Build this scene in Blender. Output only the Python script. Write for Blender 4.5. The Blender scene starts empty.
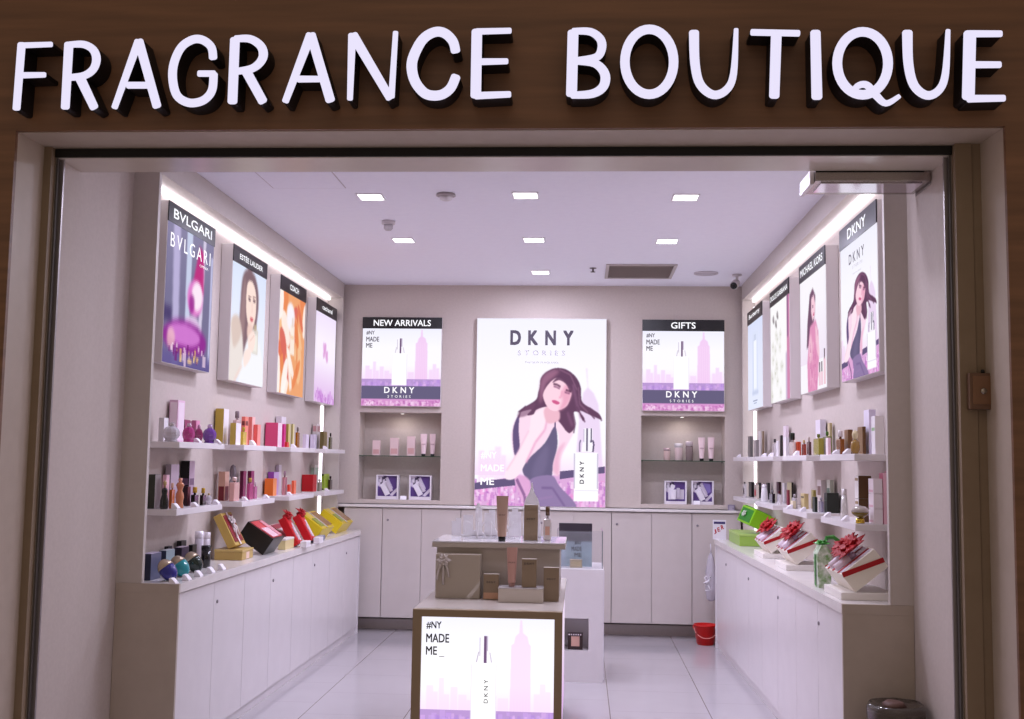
import bpy, math, random
import numpy as np
from mathutils import Vector, Matrix
random.seed(5)
SC = bpy.context.scene
vs = SC.view_settings; vs.view_transform = 'Standard'; vs.look = 'None'; vs.gamma = 1.0; vs.exposure = 0.0; vs.use_curve_mapping = False
SC.cycles.use_denoising = True
SC.cycles.max_bounces = 10
COL = SC.collection

# ------------------------------------------------------------------ camera
F, CAMH = 1100.0, 1.5
YAW, PIT, ROLL = math.radians(3.66), math.radians(5.25), math.radians(0.84)
_f = Vector((-math.sin(YAW)*math.cos(PIT), math.cos(YAW)*math.cos(PIT), math.sin(PIT)))
_r = Vector((math.cos(YAW), math.sin(YAW), 0)); _u = _r.cross(_f)
_r2 = math.cos(ROLL)*_r + math.sin(ROLL)*_u
_u2 = -math.sin(ROLL)*_r + math.cos(ROLL)*_u
cam = bpy.data.objects.new('camera', bpy.data.cameras.new('camera')); COL.objects.link(cam)
cam.data.sensor_width = 36.0; cam.data.lens = F*36.0/1024.0; cam.data.clip_start = 0.05
cam.matrix_world = Matrix(((_r2.x, _u2.x, -_f.x, 0), (_r2.y, _u2.y, -_f.y, 0), (_r2.z, _u2.z, -_f.z, CAMH), (0, 0, 0, 1)))
SC.camera = cam
def U(px, py, ax, val):
    """the point of the plane ax = val that a measured photo position belongs to (used to take sizes off the photo)"""
    d = _r2*((px-512)/F) - _u2*((py-359.5)/F) + _f
    o = Vector((0, 0, CAMH)); i = 'XYZ'.index(ax)
    return o + d*((val-o[i])/d[i])

LP, MALLP, WORLDP = 15.0, 20.0, .29
# ------------------------------------------------------------------ room measures
XL, XR = -2.257, 1.491          # wall planes
AL, AR = -2.127, 1.387          # front of the niche surrounds
CL, CR = -1.94, 1.174           # counter fronts
YP, YO, YH = 4.23, 4.49, 4.72   # facade face, opening, back of header
YL, YR = 5.30, 5.10             # near ends of the side units
YB = 9.65                       # back cabinets
ZC, ZL, ZO, ZT = 3.056, 2.919, 2.763, 2.795
HC, HB = 0.88, 1.106

# ------------------------------------------------------------------ colours and materials
def lin(c):
    return tuple((x/255/12.92 if x/255 <= .04045 else ((x/255+.055)/1.055)**2.4) for x in c)
_mats = {}
def M(rgb, rough=.5, metal=0., trans=0., emit=0., coat=0., alpha=1., ior=1.45):
    k = (tuple(rgb), rough, metal, trans, emit, coat, alpha)
    if k in _mats: return _mats[k]
    m = bpy.data.materials.new('m_%d_%d_%d' % tuple(int(v) for v in rgb)); m.use_nodes = True
    b = m.node_tree.nodes['Principled BSDF']
    b.inputs['Base Color'].default_value = (*lin(rgb), 1)
    b.inputs['Roughness'].default_value = rough; b.inputs['Metallic'].default_value = metal
    b.inputs['Transmission Weight'].default_value = trans; b.inputs['Coat Weight'].default_value = coat
    b.inputs['Alpha'].default_value = alpha; b.inputs['IOR'].default_value = ior
    if emit:
        b.inputs['Base Color'].default_value = (.01, .01, .01, 1)
        b.inputs['Emission Color'].default_value = (*lin(rgb), 1); b.inputs['Emission Strength'].default_value = emit
    _mats[k] = m
    return m
def noise_mat(name, c1, c2, scale, rough, stretch=(1, 1, 1), bump=0., coat=0., detail=4):
    m = bpy.data.materials.new(name); m.use_nodes = True
    nt = m.node_tree; b = nt.nodes['Principled BSDF']
    tc = nt.nodes.new('ShaderNodeTexCoord'); mp = nt.nodes.new('ShaderNodeMapping'); nz = nt.nodes.new('ShaderNodeTexNoise')
    mp.inputs['Scale'].default_value = stretch
    nz.inputs['Scale'].default_value = scale; nz.inputs['Detail'].default_value = detail
    rp = nt.nodes.new('ShaderNodeValToRGB')
    rp.color_ramp.elements[0].color = (*lin(c1), 1); rp.color_ramp.elements[1].color = (*lin(c2), 1)
    rp.color_ramp.elements[0].position = .3; rp.color_ramp.elements[1].position = .7
    nt.links.new(tc.outputs['Object'], mp.inputs['Vector']); nt.links.new(mp.outputs[0], nz.inputs['Vector'])
    nt.links.new(nz.outputs['Fac'], rp.inputs['Fac']); nt.links.new(rp.outputs[0], b.inputs['Base Color'])
    b.inputs['Roughness'].default_value = rough; b.inputs['Coat Weight'].default_value = coat
    if bump:
        bp = nt.nodes.new('ShaderNodeBump'); bp.inputs['Strength'].default_value = bump; bp.inputs['Distance'].default_value = .002
        nt.links.new(nz.outputs['Fac'], bp.inputs['Height']); nt.links.new(bp.outputs[0], b.inputs['Normal'])
    return m
WALL = noise_mat('wall_paper', (196, 183, 176), (202, 189, 182), 60, .7, (1, 1, 1), .15)
FRAMEM = noise_mat('surround_laminate', (196, 186, 180), (200, 190, 184), 30, .45)
CEIL = noise_mat('ceiling_paint', (240, 238, 250), (243, 241, 252), 20, .8)
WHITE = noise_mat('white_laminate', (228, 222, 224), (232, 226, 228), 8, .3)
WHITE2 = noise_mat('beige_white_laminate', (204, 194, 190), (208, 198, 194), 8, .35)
TOPM = noise_mat('white_worktop', (226, 220, 218), (232, 226, 224), 10, .18)
DIM_ENDP = noise_mat('dimmed_end_laminate', (184, 170, 158), (190, 176, 164), 12, .45)  # white laminate browned: dim light on the near ends put into the colour
REVEAL = noise_mat('reveal_paint', (182, 166, 152), (188, 172, 158), 14, .5)
JAMB = noise_mat('jamb_paint', (134, 114, 92), (140, 120, 98), 14, .6)
FASCIA = noise_mat('fascia_wood', (108, 74, 50), (130, 90, 62), 3.0, .5, (.5, 1, 9), .1)
BLACK = M((16, 15, 17), .45)
CHROME = M((200, 198, 200), .18, 1)
STEEL = M((150, 146, 142), .35, 1)
LEDV = M((250, 245, 255), .5, emit=2.6)
LED = M((250, 246, 255), .5, emit=6.0)
LAMP = M((252, 248, 255), .5, emit=7.0)
ACRYL = M((246, 246, 250), .05, trans=.96)
FROST = M((252, 250, 255), .4, trans=.18)
TAUPE = M((150, 132, 112), .4)

fl = bpy.data.materials.new('floor_tiles'); fl.use_nodes = True
nt = fl.node_tree; b = nt.nodes['Principled BSDF']
tc = nt.nodes.new('ShaderNodeTexCoord'); sp = nt.nodes.new('ShaderNodeSeparateXYZ'); nt.links.new(tc.outputs['Object'], sp.inputs[0])
def mth(op, a, bv=None):
    n = nt.nodes.new('ShaderNodeMath'); n.operation = op
    for i, v in enumerate((a, bv)):
        if v is None: continue
        if isinstance(v, (int, float)): n.inputs[i].default_value = v
        else: nt.links.new(v, n.inputs[i])
    return n.outputs[0]
def line(sock, off, size):
    fr = mth('FRACT', mth('DIVIDE', mth('SUBTRACT', sock, off), size))
    e = mth('MULTIPLY', mth('MINIMUM', fr, mth('SUBTRACT', 1.0, fr)), size)
    return mth('LESS_THAN', e, .0028)
colk = mth('MULTIPLY', mth('FRACT', mth('MULTIPLY', mth('FLOOR', mth('DIVIDE', mth('SUBTRACT', sp.outputs['X'], .185-12), .6)), .5)), .6)
g = mth('MAXIMUM', line(sp.outputs['X'], .185-12, .6), mth('MULTIPLY', line(mth('ADD', sp.outputs['Y'], colk), 8.05-12, .6), .35))
nz = nt.nodes.new('ShaderNodeTexNoise'); nz.inputs['Scale'].default_value = 3; nt.links.new(tc.outputs['Object'], nz.inputs['Vector'])
rp = nt.nodes.new('ShaderNodeValToRGB'); rp.color_ramp.elements[0].color = (*lin((184, 178, 182)), 1); rp.color_ramp.elements[1].color = (*lin((192, 186, 190)), 1)
nt.links.new(nz.outputs['Fac'], rp.inputs['Fac'])
mx = nt.nodes.new('ShaderNodeMix'); mx.data_type = 'RGBA'; mx.inputs[7].default_value = (*lin((128, 116, 112)), 1)
nt.links.new(g, mx.inputs[0]); nt.links.new(rp.outputs[0], mx.inputs[6]); nt.links.new(mx.outputs[2], b.inputs['Base Color'])
b.inputs['Roughness'].default_value = .12

PICM = {}
def pic_mat(strength):
    if strength in PICM: return PICM[strength]
    m = bpy.data.materials.new('backlit_print'); m.use_nodes = True
    n = m.node_tree; n.nodes.clear()
    o = n.nodes.new('ShaderNodeOutputMaterial'); e = n.nodes.new('ShaderNodeEmission'); a = n.nodes.new('ShaderNodeAttribute')
    a.attribute_name = 'print'; e.inputs['Strength'].default_value = strength
    n.links.new(a.outputs['Color'], e.inputs['Color']); n.links.new(e.outputs[0], o.inputs[0])
    PICM[strength] = m
    return m
def print_mat():
    if 'p' in PICM: return PICM['p']
    m = bpy.data.materials.new('printed_card'); m.use_nodes = True
    n = m.node_tree; a = n.nodes.new('ShaderNodeAttribute'); a.attribute_name = 'print'
    n.links.new(a.outputs['Color'], n.nodes['Principled BSDF'].inputs['Base Color']); n.nodes['Principled BSDF'].inputs['Roughness'].default_value = .3
    PICM['p'] = m
    return m

# ------------------------------------------------------------------ mesh builder
class MB:
    def __init__(s): s.v = []; s.f = []; s.mi = []; s.sm = []
    def add(s, vs, fs, mi=0, smooth=False):
        b = len(s.v); s.v += [tuple(v) for v in vs]
        for f in fs: s.f.append(tuple(b+i for i in f)); s.mi.append(mi); s.sm.append(smooth)
        return s
    def box(s, lo, hi, mi=0, bev=0., mats=None):
        (x0, y0, z0), (x1, y1, z1) = lo, hi
        if bev > 0: return s.bevbox(lo, hi, bev, mi)
        vs = [(x0, y0, z0), (x1, y0, z0), (x1, y1, z0), (x0, y1, z0), (x0, y0, z1), (x1, y0, z1), (x1, y1, z1), (x0, y1, z1)]
        fs = [(0, 3, 2, 1), (4, 5, 6, 7), (0, 1, 5, 4), (1, 2, 6, 5), (2, 3, 7, 6), (3, 0, 4, 7)]   # bottom top -y +x +y -x
        if mats is None: return s.add(vs, fs, mi)
        for f, m in zip(fs, mats): s.add([vs[i] for i in f], [(0, 1, 2, 3)], m)
        return s
    def bevbox(s, lo, hi, b, mi=0):
        import bmesh
        bm = bmesh.new(); bmesh.ops.create_cube(bm, size=1)
        c = [(lo[i]+hi[i])/2 for i in range(3)]; d = [hi[i]-lo[i] for i in range(3)]
        for v in bm.verts: v.co = Vector((c[0]+v.co.x*d[0], c[1]+v.co.y*d[1], c[2]+v.co.z*d[2]))
        bmesh.ops.bevel(bm, geom=bm.edges[:], offset=min(b, min(d)*.45), segments=2, affect='EDGES', profile=.5)
        bm.verts.index_update()
        s.add([v.co[:] for v in bm.verts], [[v.index for v in f.verts] for f in bm.faces], mi)
        bm.free(); return s
    def lathe(s, prof, c=(0, 0, 0), n=16, mi=0, sx=1., sy=1., smooth=True):
        vs = []; fs = []
        for r, z in prof:
            for k in range(n):
                a = 2*math.pi*k/n; vs.append((c[0]+max(r, 1e-5)*sx*math.cos(a), c[1]+max(r, 1e-5)*sy*math.sin(a), c[2]+z))
        for j in range(len(prof)-1):
            for k in range(n):
                fs.append((j*n+k, j*n+(k+1) % n, (j+1)*n+(k+1) % n, (j+1)*n+k))
        s.add(vs, fs, mi, smooth)
        m = len(prof)-1
        b = len(s.v)-len(vs)
        s.f.append(tuple(b+k for k in reversed(range(n)))); s.mi.append(mi); s.sm.append(False)
        s.f.append(tuple(b+m*n+k for k in range(n))); s.mi.append(mi); s.sm.append(False)
        return s
    def prism(s, poly, o, a, bvec, ext, mi=0):
        """polygon (list of 2d points) in the plane o + a*x + b*y, pushed along ext"""
        o, a, bvec, ext = Vector(o), Vector(a), Vector(bvec), Vector(ext)
        n = len(poly); P = [o+a*x+bvec*y for x, y in poly]
        vs = P+[p+ext for p in P]
        fs = [tuple(reversed(range(n))), tuple(range(n, 2*n))]+[(i, (i+1) % n, n+(i+1) % n, n+i) for i in range(n)]
        return s.add(vs, fs, mi)
    def tube(s, pts, r, n=8, mi=0):
        pts = [Vector(p) for p in pts]; vs = []; fs = []
        for i, p in enumerate(pts):
            t = (pts[min(i+1, len(pts)-1)]-pts[max(i-1, 0)]).normalized()
            a = t.orthogonal().normalized(); b2 = t.cross(a)
            rr = r[i] if isinstance(r, (list, tuple)) else r
            for k in range(n):
                w = 2*math.pi*k/n; vs.append(p+a*rr*math.cos(w)+b2*rr*math.sin(w))
        for i in range(len(pts)-1):
            for k in range(n): fs.append((i*n+k, i*n+(k+1) % n, (i+1)*n+(k+1) % n, (i+1)*n+k))
        fs += [tuple(reversed(range(n))), tuple((len(pts)-1)*n+k for k in range(n))]
        return s.add(vs, fs, mi, True)
    def tf(s, mat):
        s.v = [tuple(mat @ Vector(v)) for v in s.v]; return s
    def join(s, o, off=0):
        b = len(s.v); s.v += o.v; s.f += [tuple(b+i for i in f) for f in o.f]; s.mi += [m+off for m in o.mi]; s.sm += o.sm
        return s
    def build(s, name, mats, parent=None, loc=(0, 0, 0), rz=0.):
        me = bpy.data.meshes.new(name); me.from_pydata(s.v, [], s.f)
        for m in (mats if isinstance(mats, (list, tuple)) else [mats]): me.materials.append(m)
        me.polygons.foreach_set('material_index', s.mi); me.polygons.foreach_set('use_smooth', s.sm)
        me.update()
        o = bpy.data.objects.new(name, me); COL.objects.link(o)
        o.location = loc; o.rotation_euler = (0, 0, rz)
        if parent is not None: o.parent = parent
        return o
def tag(o, label=None, cat=None, group=None, kind=None):
    if label: o['label'] = label
    if cat: o['category'] = cat
    if group: o['group'] = group
    if kind: o['kind'] = kind
    return o
def thing(name, label, cat, loc=(0, 0, 0), rz=0., group=None):
    o = bpy.data.objects.new(name, None); COL.objects.link(o); o.empty_display_size = .05
    o.location = loc; o.rotation_euler = (0, 0, rz)
    return tag(o, label, cat, group)
def struct(name, mb, mats): return tag(mb.build(name, mats), kind='structure')

# ------------------------------------------------------------------ lettering
_txt = {}
def text_geo(body, bold=0.):
    bold = 0.; k = (body, bold)
    if k in _txt: return _txt[k]
    cu = bpy.data.curves.new('t', 'FONT'); cu.body = body; cu.size = 1; cu.offset = bold; cu.resolution_u = 3
    ob = bpy.data.objects.new('t', cu)
    me = bpy.data.meshes.new_from_object(ob)
    vs = np.array([v.co[:2] for v in me.vertices]) if len(me.vertices) else np.zeros((0, 2))
    fs = [tuple(p.vertices) for p in me.polygons]
    bpy.data.objects.remove(ob); bpy.data.curves.remove(cu); bpy.data.meshes.remove(me)
    lo = vs.min(0); hi = vs.max(0)
    _txt[k] = ((vs-lo)/(hi-lo), fs, (hi-lo))
    return _txt[k]
def text(mb, body, o, r, u, w, h=None, mi=0, bold=.01, thick=.0015, spacing=None):
    """lettering filling w x h on the plane spanned by r (reading direction) and u (up) from its lower left corner o"""
    o, r, u = Vector(o), Vector(r), Vector(u); n = r.cross(u)
    if spacing:
        ws = [text_geo(c, bold)[2][0] if c != ' ' else .3 for c in body]
        tot = sum(ws)+spacing*(len(body)-1); x = 0
        for c, cw in zip(body, ws):
            if c != ' ': text(mb, c, o+r*(x/tot*w), r, u, cw/tot*w, h, mi, bold, thick)
            x += cw+spacing
        return mb
    vs, fs, sz = text_geo(body, bold)
    if h is None: h = w*sz[1]/sz[0]
    e = bold*.9*h
    for j, (dx, dy) in enumerate([(0, 0)]+([(-e, -e), (e, -e), (-e, e), (e, e), (-e, 0), (e, 0)] if bold > 0 else [])):
        mb.add([o+r*(x*(w-2*e)+e+dx)+u*(y*(h-2*e)+e+dy)+n*(thick+j*.00003) for x, y in vs], fs, mi)
    return mb

# ------------------------------------------------------------------ pictures (printed images as coloured grids)
class Pic:
    def __init__(s, w, h, bg):
        s.w, s.h = w, h; s.W, s.H = w*2, h*2
        s.a = np.zeros((s.H, s.W, 3)); s.a[:] = np.array(bg)/255.
        s.x, s.y = np.meshgrid((np.arange(s.W)+.5)/s.W, (np.arange(s.H)+.5)/s.H)
        s.rng = np.random.default_rng(3)
    def put(s, mask, col, al=1.):
        m = (mask*al)[..., None]; s.a = s.a*(1-m)+np.array(col)/255.*m
        return s
    def blur(s, m, r):
        r = int(r*2)
        for _ in range(2):
            if r < 1: break
            for ax in (0, 1):
                p = np.pad(m, [(r, r) if i == ax else (0, 0) for i in (0, 1)], mode='edge')
                c = np.cumsum(p, ax); c = np.concatenate([np.zeros_like(np.take(c, [0], ax)), c], ax)
                k = 2*r+1; n = m.shape[ax]
                m = (np.take(c, np.arange(k, k+n), ax)-np.take(c, np.arange(0, n), ax))/k
        return m
    def poly(s, pts, col, al=1., bl=0.):
        m = np.zeros((s.H, s.W), bool)
        for (x0, y0), (x1, y1) in zip(pts, pts[1:]+pts[:1]):
            if y0 == y1: continue
            c = ((y0 > s.y) != (y1 > s.y)) & (s.x < (x1-x0)*(s.y-y0)/(y1-y0)+x0); m ^= c
        return s.put(s.blur(m.astype(float), bl), col, al)
    def spoly(s, pts, col, al=1., bl=0.):
        out = []; n = len(pts)
        for i in range(n):
            p0, p1, p2, p3 = (pts[(i+j) % n] for j in (-1, 0, 1, 2))
            for k in range(5):
                t = k/5; out.append(tuple(.5*(2*p1[d]+(p2[d]-p0[d])*t+(2*p0[d]-5*p1[d]+4*p2[d]-p3[d])*t*t+(3*p1[d]-p0[d]-3*p2[d]+p3[d])*t**3) for d in (0, 1)))
        return s.poly(out, col, al, bl)
    def ell(s, cx, cy, rx, ry, col, al=1., bl=0., rot=0.):
        dx, dy = s.x-cx, s.y-cy; c, q = math.cos(rot), math.sin(rot)
        m = (((dx*c+dy*q)/rx)**2+((-dx*q+dy*c)/ry)**2 < 1).astype(float)
        return s.put(s.blur(m, bl), col, al)
    def rect(s, x0, y0, x1, y1, col, al=1., bl=0.):
        return s.poly([(x0, y0), (x1, y0), (x1, y1), (x0, y1)], col, al, bl)
    def line(s, pts, w, col, al=1., bl=0.):
        for (x0, y0), (x1, y1) in zip(pts, pts[1:]):
            L = math.hypot(x1-x0, y1-y0) or 1e-6; nx, ny = -(y1-y0)/L*w/2, (x1-x0)/L*w/2
            s.poly([(x0+nx, y0+ny), (x1+nx, y1+ny), (x1-nx, y1-ny), (x0-nx, y0-ny)], col, al, bl)
        return s
    def vgrad(s, y0, y1, col, a0=0., a1=1.):
        m = np.where((s.y >= y0) & (s.y <= y1), a0+(a1-a0)*np.clip((s.y-y0)/(y1-y0), 0, 1), 0)
        return s.put(m, col)
    def speckle(s, x0, y0, x1, y1, cols, n, sz, al=.6):
        for _ in range(n):
            x, y = s.rng.uniform(x0, x1), s.rng.uniform(y0, y1); k = sz*s.rng.uniform(.5, 1.5)
            s.rect(x, y, x+k, y+k*s.rng.uniform(.5, 2.5), cols[s.rng.integers(len(cols))], al)
        return s
    def done(s):
        return s.a.reshape(s.h, 2, s.w, 2, 3).mean((1, 3))
def picture(name, arr, o, r, d, W, H, parent, mat, loc=(0, 0, 0)):
    """printed sheet: o upper left corner, r right, d down (unit vectors)"""
    h, w, _ = arr.shape; o, r, d = np.array(o, float), np.array(r, float), np.array(d, float)
    gx, gy = np.meshgrid(np.linspace(0, 1, w+1), np.linspace(0, 1, h+1))
    V = (o+gx[..., None]*W*r+gy[..., None]*H*d).reshape(-1, 3)
    i = np.arange(h)[:, None]*(w+1)+np.arange(w)[None]
    Fc = np.stack([i, i+w+1, i+w+2, i+1], -1).reshape(-1, 4)
    me = bpy.data.meshes.new(name); me.from_pydata(V.tolist(), [], Fc.tolist()); me.materials.append(mat)
    c = np.where(arr <= .04045, arr/12.92, ((arr+.055)/1.055)**2.4).reshape(-1, 3)
    c = np.repeat(np.concatenate([c, np.ones((len(c), 1))], 1), 4, 0)
    at = me.color_attributes.new('print', 'FLOAT_COLOR', 'CORNER'); at.data.foreach_set('color', c.astype(np.float32).ravel())
    o2 = bpy.data.objects.new(name, me); COL.objects.link(o2); o2.parent = parent; o2.location = loc
    return o2

def skyline_pic(w=150, h=150, stories=True, ta=.8):
    """perfume bottle in front of a pale pink skyline"""
    p = Pic(w, h, (250, 248, 255)); X = lambda x: (x-50)/575.; Y = lambda y: (y-133)/562.
    p.vgrad(0, .25, (226, 226, 252), .45, 0)
    pk = (240, 205, 245)
    for x0, x1, yt in ((75, 105, 405), (105, 125, 430), (130, 152, 375), (152, 175, 440), (180, 210, 410), (215, 250, 440), (385, 430, 450), (540, 565, 430), (565, 590, 390), (590, 612, 420), (250, 290, 460), (345, 380, 440)):
        p.rect(X(x0), Y(yt), X(x1), Y(520), pk, .8*ta, .6)
    p.vgrad(Y(400), Y(510), (246, 214, 248), 0, .7)
    p.poly([(X(478), Y(140)), (X(486), Y(140)), (X(490), Y(190)), (X(510), Y(205)), (X(516), Y(232)), (X(524), Y(240)), (X(526), Y(520)), (X(436), Y(520)), (X(440), Y(240)), (X(452), Y(232)), (X(458), Y(205)), (X(474), Y(190))], (240, 196, 240), ta, .7)
    for k in range(6): p.rect(X(446+k*13), Y(240), X(450+k*13), Y(515), (250, 222, 250), .5*ta)
    p.rect(0, Y(500), 1, Y(552), (186, 152, 210)); p.speckle(0, Y(502), 1, Y(550), [(205, 165, 235), (175, 135, 215), (225, 180, 240)], 90, .03, .5)
    if stories: p.rect(0, Y(550), 1, Y(645), (104, 96, 128))
    else: p.rect(0, Y(550), 1, Y(645), (186, 140, 214)); p.speckle(0, Y(550), 1, Y(645), [(205, 165, 235), (175, 125, 205), (225, 170, 235)], 120, .03, .5)
    p.rect(0, Y(645), 1, 1.01, (216, 150, 208)); p.speckle(0, Y(648), 1, 1, [(235, 190, 225), (190, 110, 180), (245, 215, 240)], 160, .022, .6)
    p.rect(X(268), Y(312), X(377), Y(545), (255, 254, 255), 1, .8); p.rect(X(268), Y(318), X(271), Y(540), (222, 214, 232), .7); p.rect(X(374), Y(318), X(377), Y(540), (222, 214, 232), .7)
    p.poly([(X(290), Y(312)), (X(300), Y(268)), (X(345), Y(268)), (X(356), Y(312))], (250, 246, 252), .9)
    p.line([(X(290), Y(310)), (X(300), Y(268))], .007, (190, 178, 200)); p.line([(X(356), Y(310)), (X(348), Y(270))], .007, (200, 188, 210))
    p.rect(X(304), Y(205), X(342), Y(312), (248, 244, 252), .9); p.rect(X(303), Y(212), X(307), Y(285), (196, 186, 206))
    p.rect(X(322), Y(205), X(334), Y(312), (112, 84, 122)); p.rect(X(336), Y(205), X(339), Y(265), (150, 130, 165))
    return p.done()

def portrait_pic(w, h, crop=None):
    """big dark haired model beside a bottle; photo coordinates of two enlargements"""
    p = Pic(w, h, (250, 248, 255))
    T = lambda L: [((470+x*.139-475)/131., (315+y*.139-318.5)/187.5) for x, y in L]
    B = lambda L: [((470+x*.139-475)/131., (410+y*.139-318.5)/187.5) for x, y in L]
    p.vgrad(0, .3, (228, 228, 252), .35, 0)
    p.poly(T([(834, 380), (842, 380), (850, 520), (890, 560), (925, 640), (935, 760)])+B([(960, 420), (760, 420), (790, 40)])+T([(815, 560), (846, 520)]), (232, 205, 240), .75, 1)
    for x0, x1, y in ((180, 225, 270), (60, 100, 300), (100, 140, 330), (140, 180, 300), (225, 260, 330)): p.poly(B([(x0, y), (x1, y), (x1, 540), (x0, 540)]), (244, 212, 242), .6, 1)
    p.vgrad(.72, .84, (246, 215, 246), 0, .8)
    p.poly(B([(0, 540), (330, 480), (600, 470), (1000, 400), (1000, 700), (0, 700)]), (222, 172, 220))
    p.speckle(-.02, .86, 1, 1, [(245, 200, 240), (205, 130, 205), (236, 150, 215), (190, 120, 200), (250, 225, 250)], 420, .016, .6)
    p.poly(B([(20, 535), (150, 510), (325, 492), (332, 545), (20, 582)]), (104, 90, 128))
    for q in ([(650, 440), (760, 428), (760, 480), (650, 497)], [(925, 408), (975, 400), (975, 448), (925, 454)]): p.poly(B(q), (104, 90, 128))
    # body
    p.spoly(B([(370, 10), (318, 90), (303, 165), (322, 330), (400, 420), (470, 340), (612, 150), (640, 250), (590, 420), (640, 470), (665, 330), (722, 215), (745, 150), (690, 60), (560, -30), (450, -30)]), (250, 218, 238), 1, 1)
    p.spoly(B([(690, 230), (650, 330), (645, 470), (600, 425), (625, 300)]), (236, 176, 206), .8, 2)
    p.spoly(B([(300, 170), (322, 330), (350, 350), (330, 200)]), (240, 190, 220), .7, 2)
    p.spoly(B([(350, 40), (308, 150), (322, 325), (358, 285), (350, 150)]), (104, 86, 128), 1, .6)
    p.spoly(B([(612, 120), (540, 240), (430, 350), (380, 430), (440, 515), (580, 500), (602, 380), (632, 250)]), (108, 98, 132), 1, .6)
    p.spoly(B([(560, 250), (480, 360), (450, 480), (520, 480), (560, 380)]), (126, 114, 150), .6, 3)
    p.line(B([(616, 60), (613, 130)]), .012, (110, 90, 130))
    p.spoly(B([(440, 500), (590, 470), (650, 545), (770, 700), (470, 700), (462, 600)]), (148, 126, 170), 1, .6)
    p.line(B([(520, 560), (600, 560), (690, 690)]), .012, (116, 92, 140), .7, 1); p.line(B([(500, 640), (600, 620)]), .01, (160, 130, 176), .7, 1)
    p.spoly(B([(325, 490), (380, 470), (440, 520), (430, 640), (385, 670), (360, 600)]), (226, 170, 216), .9, 1); p.line(B([(340, 500), (400, 620), (405, 690)]), .02, (130, 90, 140), .8, .6)
    # raised arm
    p.spoly(B([(540, -20), (556, 60), (540, 140), (470, 235), (405, 380), (335, 490), (262, 500), (266, 430), (350, 300), (425, 150), (440, 50), (490, 10)]), (253, 230, 243), 1, .8)
    p.line(B([(556, 70), (540, 145), (472, 236), (406, 382)]), .014, (236, 170, 206), .8, 1); p.line(B([(266, 440), (345, 310), (425, 150)]), .01, (242, 196, 222), .7, 1)
    # hair
    hair = (104, 70, 98)
    p.spoly(T([(498, 520), (505, 460), (540, 415), (610, 383), (690, 392), (760, 445), (797, 520), (806, 620), (870, 670), (930, 712), (945, 750), (860, 715), (790, 690), (812, 760)])+B([(825, 60), (790, 20), (745, 20), (756, 120), (712, 165), (650, 95), (590, 30), (560, -20), (480, 0), (455, 35), (410, 40), (440, 0), (345, 22)])+T([(372, 678), (470, 615), (488, 560)]), hair, 1, .8)
    p.spoly(T([(505, 480), (560, 410), (640, 400), (600, 450), (545, 500), (520, 600), (500, 640)]), (190, 130, 160), .6, 2.5)
    p.line(T([(740, 500), (770, 640), (800, 740)]), .016, (150, 105, 140), .6, 1.5); p.line(T([(700, 700), (740, 800)]), .02, (140, 95, 130), .6, 1.5)
    p.spoly(T([(470, 640), (400, 665), (350, 700), (345, 740), (420, 720)]), (120, 80, 110), .6, 1)
    for q in ([(800, 640), (850, 690), (900, 745)], [(770, 660), (800, 720), (830, 770)], [(690, 700), (700, 770), (690, 830)], [(740, 690), (760, 780), (748, 850)], [(400, 660), (360, 700), (350, 745)], [(660, 700), (672, 760), (720, 850)], [(860, 668), (930, 715), (950, 760)]): p.line(T(q), .010, hair, .8, .5)
    for q in ([(610, 395), (545, 440), (510, 560)], [(640, 392), (720, 430), (770, 540)], [(780, 520), (790, 640), (850, 700)]): p.line(T(q), .010, (150, 106, 136), .55, .8)
    # face and neck
    p.spoly(T([(560, 660), (640, 690), (640, 760), (560, 780), (530, 700)]), (238, 186, 204), 1, 1)
    p.spoly(T([(575, 485), (635, 452), (690, 490), (728, 545), (722, 600), (692, 660), (622, 692), (572, 680), (537, 630), (525, 565)]), (252, 212, 228), 1, .7)
    p.spoly(T([(690, 500), (728, 545), (722, 600), (690, 660), (640, 690), (665, 620), (660, 560)]), (232, 158, 188), .75, 2)
    p.spoly(T([(640, 440), (700, 470), (735, 520), (725, 560), (690, 500), (640, 470), (590, 490)]), hair, .9, .7)
    for q in ([(598, 497), (625, 503), (650, 518)], [(688, 540), (705, 545), (725, 552)]): p.line(T(q), .012, (96, 60, 86), .8, .6)
    for q in ([(600, 514), (625, 522), (645, 532)], [(680, 556), (700, 562), (718, 566)]): p.line(T(q), .010, (140, 90, 124), .75, .5)
    p.line(T([(662, 545), (655, 590), (640, 598)]), .012, (236, 160, 190), .8, 1); p.spoly(T([(588, 618), (610, 614), (645, 632), (630, 646), (600, 636)]), (206, 92, 138), .95, .6)
    # bottle
    p.poly(B([(757, 305), (925, 305), (930, 650), (752, 650)]), (254, 253, 255), 1, .5)
    for x in (757, 922): p.line(B([(x, 310), (x, 560)]), .010, (196, 186, 212), .9)
    p.poly(B([(805, 300), (815, 220), (880, 215), (895, 300)]), (250, 246, 253)); p.poly(B([(820, 130), (884, 130), (884, 300), (820, 300)]), (248, 244, 252))
    p.line(B([(845, 130), (845, 292)]), .013, (92, 80, 112)); p.line(B([(876, 130), (874, 232)]), .010, (92, 80, 112))
    p.line(B([(800, 215), (793, 235), (792, 300)]), .010, (130, 116, 150)); p.line(B([(884, 215), (895, 240), (888, 300)]), .012, (92, 80, 112)); p.line(B([(822, 135), (822, 230)]), .006, (200, 190, 214))
    p.line(B([(760, 575), (925, 575)]), .006, (232, 226, 240))
    a = p.done()
    if crop:
        h0, w0 = a.shape[:2]; a = a[int(crop[1]*h0):int(crop[3]*h0), int(crop[0]*w0):int(crop[2]*w0)]
    return a
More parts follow.
